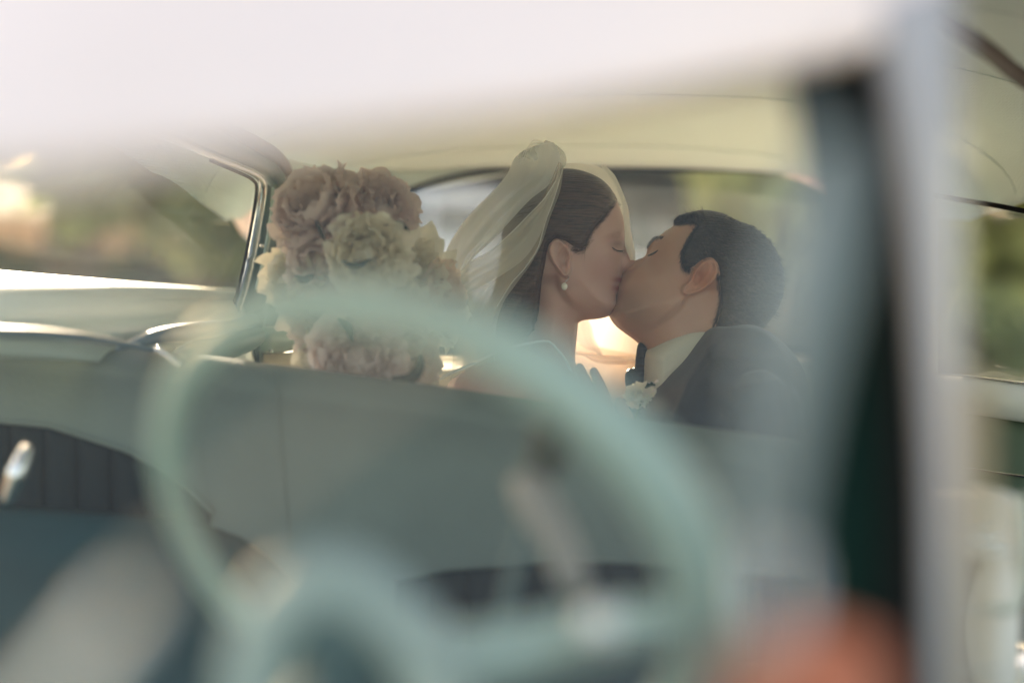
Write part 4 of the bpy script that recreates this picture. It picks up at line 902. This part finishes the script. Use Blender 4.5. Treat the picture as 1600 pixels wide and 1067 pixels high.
GH_out = [(1053, 352), (1056, 340), (1072, 333), (1098, 328), (1125, 332), (1150, 344), (1172, 352), (1192, 366), (1208, 384), (1220, 408), (1226, 435), (1224, 462), (1214, 486), (1198, 508), (1186, 520), (1150, 530), (1112, 514), (1060, 500), (1000, 500), (960, 480), (1000, 400), (1035, 365)]
hl_g = [(1108, 512), (1113, 495), (1117, 478), (1118, 462), (1116, 444), (1115, 425), (1110, 412), (1102, 407), (1092, 410), (1081, 418), (1071, 424), (1064, 420), (1060, 410), (1061, 397), (1066, 385), (1072, 374), (1079, 363), (1086, 355), (1080, 350), (1066, 350), (1053, 352)]
G_hair = [(1053, 352), (1056, 340), (1072, 333), (1098, 328), (1125, 332), (1150, 344), (1172, 352), (1192, 366), (1208, 384), (1220, 408), (1226, 435), (1224, 462), (1214, 486), (1198, 508), (1186, 520), (1150, 530)]+hl_g[:-1]
def strandG(V): return .8*np.sin(V[:, 0]*.9+V[:, 1]*.55+2*np.sin(V[:, 1]*.08))*.6+.5*np.sin(V[:, 0]*1.7-V[:, 1]*.9)
wfg = hair_geo(G_hair, wf_groom, GH_out, 84, 84, hl_g, off=5, taper=16, zc=GZ, strand=strandG)
v_, f_ = relief_geo(G_hair, wfg, 2.4, zc=GZ); gh = mesh_obj('hair', v_, f_, M_hairG, groom)
# loose strands along quiff and hairline
def tufts(n, sel, mname, base_m, parent, zc, wf, ln=(7, 14), dirf=None, r=.00045):
    mb = MB(); c = 0; lo = np.array(sel).min(0); hi = np.array(sel).max(0)
    while c < n:
        k = rng.uniform(lo, hi, (400, 2)); k = k[inside(k, sel)]
        W_ = wf(k)
        for p, w_ in zip(k, W_):
            if c >= n: break
            s = rng.choice((-1, 1)) if rng.random() < .25 else -1
            d_ = dirf(p)+rng.normal(0, .22, 2); d_ /= np.linalg.norm(d_); l_ = rng.uniform(*ln)
            q = [(p[0], p[1], zc+s*(w_-1)), (p[0]+d_[0]*l_*.5, p[1]+d_[1]*l_*.5, zc+s*(w_+1.2)), (p[0]+d_[0]*l_, p[1]+d_[1]*l_, zc+s*(w_+1.6))]
            mb.add(tube_geo([Q(*a) for a in q], [r, r*.8, r*.2], seg=3, caps=False)); c += 1
    return mb.obj(mname, base_m, parent)
tufts(900, G_hair, 'loose_hair', M_hairG, gh, GZ, wfg, (6, 13), lambda p: np.array([.75, .35]) if p[0] > 1100 else (np.array([-.6, -.75]) if p[1] < 352 else np.array([.55, .55])))
topl = interp([(1056, 342, 0), (1072, 335, 0), (1098, 330, 0), (1125, 334, 0), (1150, 346, 0), (1175, 355, 0), (1200, 376, 0)], 150)
mb = MB()
for p in topl:
    for k in range(3):
        z0 = GZ+rng.uniform(-34, 20); a = rng.normal(-1.9 if p[0] < 1110 else -.7, .3); l_ = rng.uniform(4, 9)
        mb.add(tube_geo([Q(p[0]+rng.uniform(-1.5, 1.5), p[1]+4+abs(z0-GZ)*.12, z0), Q(p[0]+math.cos(a)*l_, p[1]+4+abs(z0-GZ)*.12+math.sin(a)*l_, z0)], [.0007, .0002], seg=3, caps=False))
mb.obj('quiff', M_hairG, gh)
tufts(500, [(1066, 354), (1090, 350), (1092, 366), (1082, 378), (1074, 392), (1070, 410), (1074, 424), (1064, 434), (1054, 424), (1055, 402), (1062, 380), (1070, 362)], 'short_hair', M_hairG, gh, GZ, wf_groom, (2.5, 5), lambda p: np.array([.45, .7]), .00016)
tufts(420, [(950, 300), (972, 318), (960, 336), (934, 366), (918, 392), (905, 402), (893, 396), (908, 386), (928, 350)], 'baby_hair', M_hairB, [c for c in COL.objects if c.name.startswith('hair') and c.parent == bride][0], 0, wf_bride, (4, 8), lambda p: np.array([-.8, .35]), .0002)
M_brow = mat('brow_hair', (.06, .036, .026), .8)
tufts(220, [(1009, 389), (1013, 378), (1023, 370), (1034, 371), (1033, 376), (1024, 377), (1017, 383), (1013, 391)], 'eyebrow', M_brow, groom, GZ, wf_groom, (3, 5.5), lambda p: np.array([.6, -.5]), .00028)
tufts(330, [(946, 379), (955, 368.5), (966, 363.5), (978, 364), (978, 368.5), (965, 369), (955, 373.5)], 'eyebrow', M_brow, bride, 0, wf_bride, (3, 5.5), lambda p: np.array([-.8, -.1]), .00030)
def fringe(hl, n, wf, m_, par, zc, out, back, ln, rad, name):
    H = interp([(a, b, 0) for a, b in hl], 300)[:, :2]; mb = MB()
    p = H[rng.integers(0, 300, n)]+rng.normal(0, 1.6, (n, 2))+np.array(back)[None]*rng.uniform(0, 3, (n, 1))
    d_ = np.array(out, float)[None]+rng.normal(0, .3, (n, 2)); d_ /= np.linalg.norm(d_, axis=1)[:, None]; l_ = rng.uniform(*ln, (n, 1))
    P3 = np.stack([p, p+d_*l_*.5, p+d_*l_]); W_ = wf(P3.reshape(-1, 2)).reshape(3, n); lift = (.2, 1.4, .7)
    for k in range(n):
        mb.add(tube_geo([Q(P3[i, k, 0], P3[i, k, 1], zc-(W_[i, k]+lift[i])) for i in range(3)], [rad, rad*.8, rad*.25], seg=3, caps=False))
    mb.obj(name, m_, par)
fringe([(1086, 355), (1079, 363), (1072, 374), (1066, 385), (1061, 397), (1060, 410), (1064, 420), (1071, 424)], 900, wf_groom, M_hairG, gh, GZ, (-.25, .9), (.8, -.2), (4, 8), .00022, 'short_hair')
fringe([(1113, 430), (1118, 462), (1117, 478), (1113, 495), (1108, 512)], 500, wf_groom, M_hairG, gh, GZ, (-.2, 1), (.8, 0), (4, 8), .0002, 'short_hair')
fringe([(1058, 352), (1066, 350), (1080, 350), (1087, 354)], 350, wf_groom, M_hairG, gh, GZ, (-.6, .1), (.3, -1), (4, 8), .00025, 'short_hair')
fringe([(960, 318), (956, 325), (942, 344), (927, 361), (917, 376), (914, 388), (905, 393), (895, 391)], 500, wf_bride, M_hairB, [c for c in COL.objects if c.name.startswith('hair') and c.parent == bride][0], 0, (-.9, .15), (.3, .3), (5, 10), .00018, 'baby_hair')
# combed strands over both heads
M_str = mat('hair_strand', (.10, .062, .042), .35)
bh = [c for c in COL.objects if c.name.startswith('hair') and c.parent == bride][0]
def flowB(p):
    a = np.array([-.75, .25]) if p[1] < 380 else np.array([-.35, .9])
    return a+np.array([0, .4])*max(0, (840-p[0])/80)
tufts(900, B_hair, 'hair_strands', M_str, bh, 0, wfh, (16, 34), flowB, .00022)
tufts(1500, G_hair, 'hair_strands', M_str, gh, GZ, wfg, (6, 12), lambda p: np.array([.8, .35]) if p[0] > 1100 else (np.array([-.5, -.8]) if p[1] < 352 else np.array([.6, .5])), .00022)
surf_strip('eyelashes', [(1010, 400), (1015, 399), (1021, 396), (1026, 392)], [1.0, 1.6, 1.4, .6], wf_groom, M_lash, groom, 2.0, zc=GZ)
# shirt, jacket, bow tie
M_shirt = mat('ivory_shirt', (.62, .60, .50), .7, bump=.3, bscale=200)
M_suit = mat('charcoal_navy_wool', (.022, .027, .034), .8, bump=.5, bscale=420, var=.2, vscale=30, sheen=.3)
S_out = [(1004, 556), (1016, 538), (1036, 521), (1060, 510), (1085, 505), (1110, 505), (1150, 508), (1172, 530), (1168, 600), (1120, 680), (1040, 690), (998, 640), (1002, 600)]
CS = closed_curve(S_out, 3)
def wf_shirt(V): return np.maximum(infl(np.maximum(sdist(V, CS), 0), 34, 79), 0)+1.5*np.exp(-((V[:, 1]-(600-(V[:, 0]-1010)*.75))/6)**2)
v_, f_ = relief_geo(S_out, wf_shirt, 4, zc=GZ); mesh_obj('shirt', v_, f_, M_shirt, groom)
J_out = [(1107, 506), (1140, 503), (1172, 506), (1200, 518), (1225, 538), (1243, 562), (1257, 600), (1268, 680), (1278, 800), (1275, 1010), (985, 1010), (965, 850), (960, 720), (952, 668), (960, 634), (966, 622), (976, 624), (986, 634), (996, 640), (1008, 612), (1030, 586), (1052, 562), (1070, 540), (1085, 522)]
CJ = closed_curve(J_out, 4)
def wf_jacket(V):
    sd = np.maximum(sdist(V, CJ), 0); w_ = infl(sd, 92, 196); cap = np.interp(V[:, 1], [500, 520, 560, 620, 1010], [58, 92, 150, 195, 180]); w_ = np.minimum(w_, cap)
    w_ = w_+3.0*np.exp(-((V[:, 0]-1118-(V[:, 1]-520)*.05)/5)**2)*sstep(V[:, 1], 505, 520)*0
    lap = seg_dist(V, [(1118, 520), (1092, 548), (1062, 590), (1040, 640), (1030, 700)], False); w_ += 4*sstep(5-lap, 0, 2.5)+2.5*sstep(V[:, 0]-np.interp(V[:, 1], [500, 520, 548, 590, 640, 700, 1010], [1110, 1118, 1092, 1062, 1040, 1030, 1020]), -2, 2)*0
    w_ += 3.2*np.sin(V[:, 0]*.05+V[:, 1]*.06)+2.0*np.sin(V[:, 1]*.11-V[:, 0]*.03)
    return w_
jp = [relief_geo(J_out, wf_jacket, 5, zc=0, seg=4),
      chain([(1165, 640, -150), (1178, 760, -190), (1125, 858, -220), (1045, 812, -205), (972, 752, -172)], [66, 56, 50, 44, 36], n=24), chain([(1130, 650, 150), (1110, 760, 205), (1045, 840, 215), (950, 838, 160)], [64, 56, 48, 36], n=24)]
jk = body_from(jp, 'jacket', M_suit, groom, .004, 2)
tr = [chain([(1130, 1030, -70), (1000, 1050, -110), (860, 1060, -130), (842, 1240, -150), (842, 1410, -150)], [105, 95, 80, 66, 58], n=26), chain([(1130, 1030, 80), (1000, 1050, 200), (900, 1060, 210), (892, 1240, 210), (892, 1410, 210)], [105, 95, 80, 66, 58], n=26), chain([(1125, 960, 0), (1130, 1040, 0)], [128, 138])]
body_from(tr, 'trousers', M_suit, groom, .006, 2)
for z in (-150, 210):
    MB().add(chain([(850 if z < 0 else 900, 1445, z), (780 if z < 0 else 830, 1462, z), (712 if z < 0 else 762, 1468, z)], [44, 40, 30])).obj('shoe', M_black, groom)
# bow tie wings
bt = [(1003, 536), (1011, 545), (1015, 560), (1017, 580), (1014, 600), (1004, 600), (996, 608), (986, 616), (979, 610), (976, 598), (976, 584), (982, 576), (990, 574), (992, 560), (994, 545), (997, 536)]
Cb = closed_curve(bt, 2)
v_, f_ = relief_geo(bt, lambda V: 2+9*np.sqrt(np.clip(sdist(V, Cb)/14, 0, 1))+1.0*np.sin(V[:, 1]*.5), 2.2, zc=-12, seg=2); mesh_obj('bow_tie', v_, f_, mat('black_satin', (.012, .014, .02), .35), groom)
lp = [(948, 662), (956, 640), (962, 624), (972, 621), (984, 630), (1000, 645), (1015, 640), (1030, 660), (1000, 700), (950, 700)]
Cl = closed_curve(lp, 2)
v_, f_ = relief_geo(lp, lambda V: 2+10*np.sqrt(np.clip(sdist(V, Cl)/16, 0, 1)), 3, zc=-60, seg=2); mesh_obj('lapel', v_, f_, M_suit, jk)

# ------------------------------------------------------------ flowers
def petal_mesh(name, seed, size=.05, cup=.5, ruffle=.12, mats=None):
    r_ = np.random.default_rng(seed); ph_ = r_.uniform(0, 6.28, 5); V = []; nu, nv = 9, 15
    for i in range(nu):
        s = i/(nu-1)
        for j in range(nv):
            t = j/(nv-1)*2-1; wd = math.sin(math.pi*(.08+.62*s))*.62
            edge = 1+ruffle*.45*math.sin(5*t+ph_[0])*s+ruffle*.5*math.sin(11*t+ph_[1])*s**2-.18*(t*t)*s
            x = t*wd; y = s*edge; z = cup*(.5*t*t*wd+.35*(s-.25)**2*2)+ruffle*s*s*(.5*math.sin(7*t+ph_[2])+.35*math.sin(13*t+ph_[3])+.4*math.sin(3*t+ph_[4]))
            z -= .25*max(0, s-.8)
            V.append((x*size, y*size, z*size))
    me = bpy.data.meshes.new(name); me.from_pydata(V, [], grid_faces(nu, nv)); me.polygons.foreach_set('use_smooth', [True]*len(me.polygons)); me.materials.append(mats); return me
def petal_mat(name, c1, c2):
    m = mat(name, c1, .6, var=.3, vscale=9, col2=c2, bump=.5, bscale=90)
    n = m.node_tree.nodes; l = m.node_tree.links; p = n['Principled BSDF']; out = [x for x in n if x.type == 'OUTPUT_MATERIAL'][0]
    tl = n.new('ShaderNodeBsdfTranslucent'); l.new(p.inputs['Base Color'].links[0].from_socket, tl.inputs[0]); mx = n.new('ShaderNodeMixShader'); mx.inputs[0].default_value = .5
    l.new(p.outputs[0], mx.inputs[1]); l.new(tl.outputs[0], mx.inputs[2]); l.new(mx.outputs[0], out.inputs[0]); return m
PM = {'mauve': petal_mat('mauve_petal', (.87, .76, .72), (.78, .65, .62)), 'cream': petal_mat('cream_petal', (.93, .91, .80), (.91, .85, .73)),
      'peach': petal_mat('peach_petal', (.92, .82, .72), (.88, .75, .65)), 'pink': petal_mat('pink_petal', (.92, .83, .77), (.86, .74, .69))}
PMESH = {k: [petal_mesh('petal', 10*i+len(k), .05, (.35, .55, .8, .5)[i], (.10, .15, .08, .19)[i], m) for i in range(4)] for k, m in PM.items()}
def flower(center, R_, kind, parent, face, npet=26, name='flower', as_part=True):
    core = bpy.data.objects.new(name, None)
    # flower heart mesh
    bmh = bmesh.new(); bmesh.ops.create_icosphere(bmh, subdivisions=2, radius=R_*.30); me = bpy.data.meshes.new('flower'); 
    for v in bmh.verts: v.co *= 1+.15*math.sin(v.co.x*300)+.1*math.sin(v.co.z*400)
    bmh.to_mesh(me); bmh.free(); me.materials.append(PM[kind])
    core = bpy.data.objects.new(name, me); COL.objects.link(core); core.location = center; setp(core, parent)
    core.matrix_basis = Matrix.Translation(center); f = Vector(face).normalized()
    q0 = f.to_track_quat('Z', 'Y')
    for i in range(npet):
        t = i/npet; ringa = i*2.399963; openness = .12+1.25*t**.8+random.uniform(-.12, .12)
        me = random.choice(PMESH[kind]); o = bpy.data.objects.new('petal', me); COL.objects.link(o); o.parent = core
        sc = R_/.05*(.50+.50*t)*random.uniform(.9, 1.12)
        rot = q0.to_matrix().to_4x4() @ Matrix.Rotation(ringa+random.uniform(-.2, .2), 4, 'Z') @ Matrix.Rotation(math.pi/2-openness, 4, 'X') @ Matrix.Rotation(random.uniform(-.2, .2), 4, 'Y')
        o.matrix_basis = rot @ Matrix.Translation((0, R_*.04, -R_*(.10+.12*(1-t)))) @ Matrix.Diagonal((sc*random.uniform(.95, 1.25), sc, sc, 1))
    return core
bq = thing('bouquet', 'loose bouquet of mauve and cream peonies held beside the bride', 'bouquet', L(560, 640, 2.7))
toC = Rm @ Vector((0, 0, 1))
FLW = [((506, 336), 80, 'mauve', (-.5, .5, .8), 2.62, 34), ((592, 328), 60, 'mauve', (.3, .6, .7), 2.66, 30), ((572, 392), 68, 'cream', (.15, -.25, 1), 2.58, 32),
       ((468, 430), 58, 'cream', (-.6, .1, .8), 2.62, 28), ((505, 412), 62, 'pink', (-.2, .1, 1), 2.60, 26), ((632, 425), 66, 'cream', (.6, .2, .8), 2.66, 28), ((672, 462), 52, 'peach', (.8, .1, .6), 2.68, 24),
       ((505, 480), 64, 'pink', (-.4, -.2, 1), 2.63, 26), ((600, 490), 70, 'cream', (.2, -.1, 1), 2.63, 28), ((560, 565), 78, 'pink', (.1, .2, 1), 2.58, 34), ((508, 560), 52, 'cream', (-.6, -.1, .8), 2.62, 22),
       ((628, 560), 58, 'peach', (.6, 0, .8), 2.64, 24), ((690, 500), 42, 'cream', (.8, -.2, .6), 2.72, 20), ((650, 580), 40, 'cream', (.6, -.4, .8), 2.66, 18)]
for (c, r, kd, fc, dd, npet) in FLW:
    flower(L(c[0], c[1], dd), r/F*dd*1.10, kd, bq, Rm @ Vector(fc), npet)
M_leafD = mat('dark_leaf', (.012, .03, .022), .9, var=.3)
def leaf(pts, w_, par):
    P = [L(*p) for p in interp(pts, 12)]; V = []
    for i, p in enumerate(P):
        s = i/11; t = (P[min(i+1, 11)]-P[max(i-1, 0)]).normalized(); sd_ = t.cross(toC).normalized(); ww = w_*math.sin(math.pi*min(.98, max(.05, s)))**.7
        V += [p-sd_*ww, p+toC*.003, p+sd_*ww]
    o = mesh_obj('leaf', V, grid_faces(12, 3), M_leafD, par); solid(o, .0008)
leaf([(494, 346, 2.53), (500, 358, 2.525), (508, 377, 2.52)], .0026, bq); leaf([(535, 408, 2.51), (556, 415, 2.505), (580, 405, 2.51)], .004, bq)
leaf([(612, 590, 2.51), (640, 592, 2.50), (655, 575, 2.50), (658, 555, 2.51)], .008, bq); leaf([(528, 500, 2.52), (545, 515, 2.515), (550, 535, 2.52)], .006, bq)
leaf([(462, 430, 2.52), (475, 436, 2.515), (490, 428, 2.52)], .005, bq); leaf([(600, 352, 2.56), (625, 350, 2.555), (640, 362, 2.56)], .004, bq)
for i in range(9):
    a = L(540+10*(i % 3), 560+5*i, 2.7); b = L(600+14*i % 70, 850, 2.78); MB().tube([a, (a+b)/2+Vector((.01*i-.04, 0, 0)), b], .003, seg=8).obj('stem', mat('green_stem', (.06, .12, .03), .5), bq)
bt_ = thing('boutonniere', 'small cream rose boutonniere pinned beside the groom bow tie', 'boutonniere', L(1000, 625, 2.66))
flower(L(1000, 622, 2.70), 27/F*2.7, 'cream', bt_, Rm @ Vector((-.2, .5, .9)), 20)
leaf([(1008, 606, 2.68), (1016, 600, 2.68), (1024, 602, 2.68)], .003, bt_)
MB().tube([L(1002, 628, 2.69), L(996, 645, 2.69), L(992, 655, 2.69)], .0018, seg=8).obj('stem', mat('green_stem', (.06, .12, .03), .5), bt_)
for q in ((1010, 602), (1022, 598), (1018, 612)):
    MB().tube([L(1004, 618, 2.69), L(q[0], q[1], 2.68), L(q[0]+5, q[1]-3, 2.68)], [.0008, .0012, .0022], seg=7).obj('berry_sprig', PM['pink'], bt_)
bpy.context.view_layer.update()
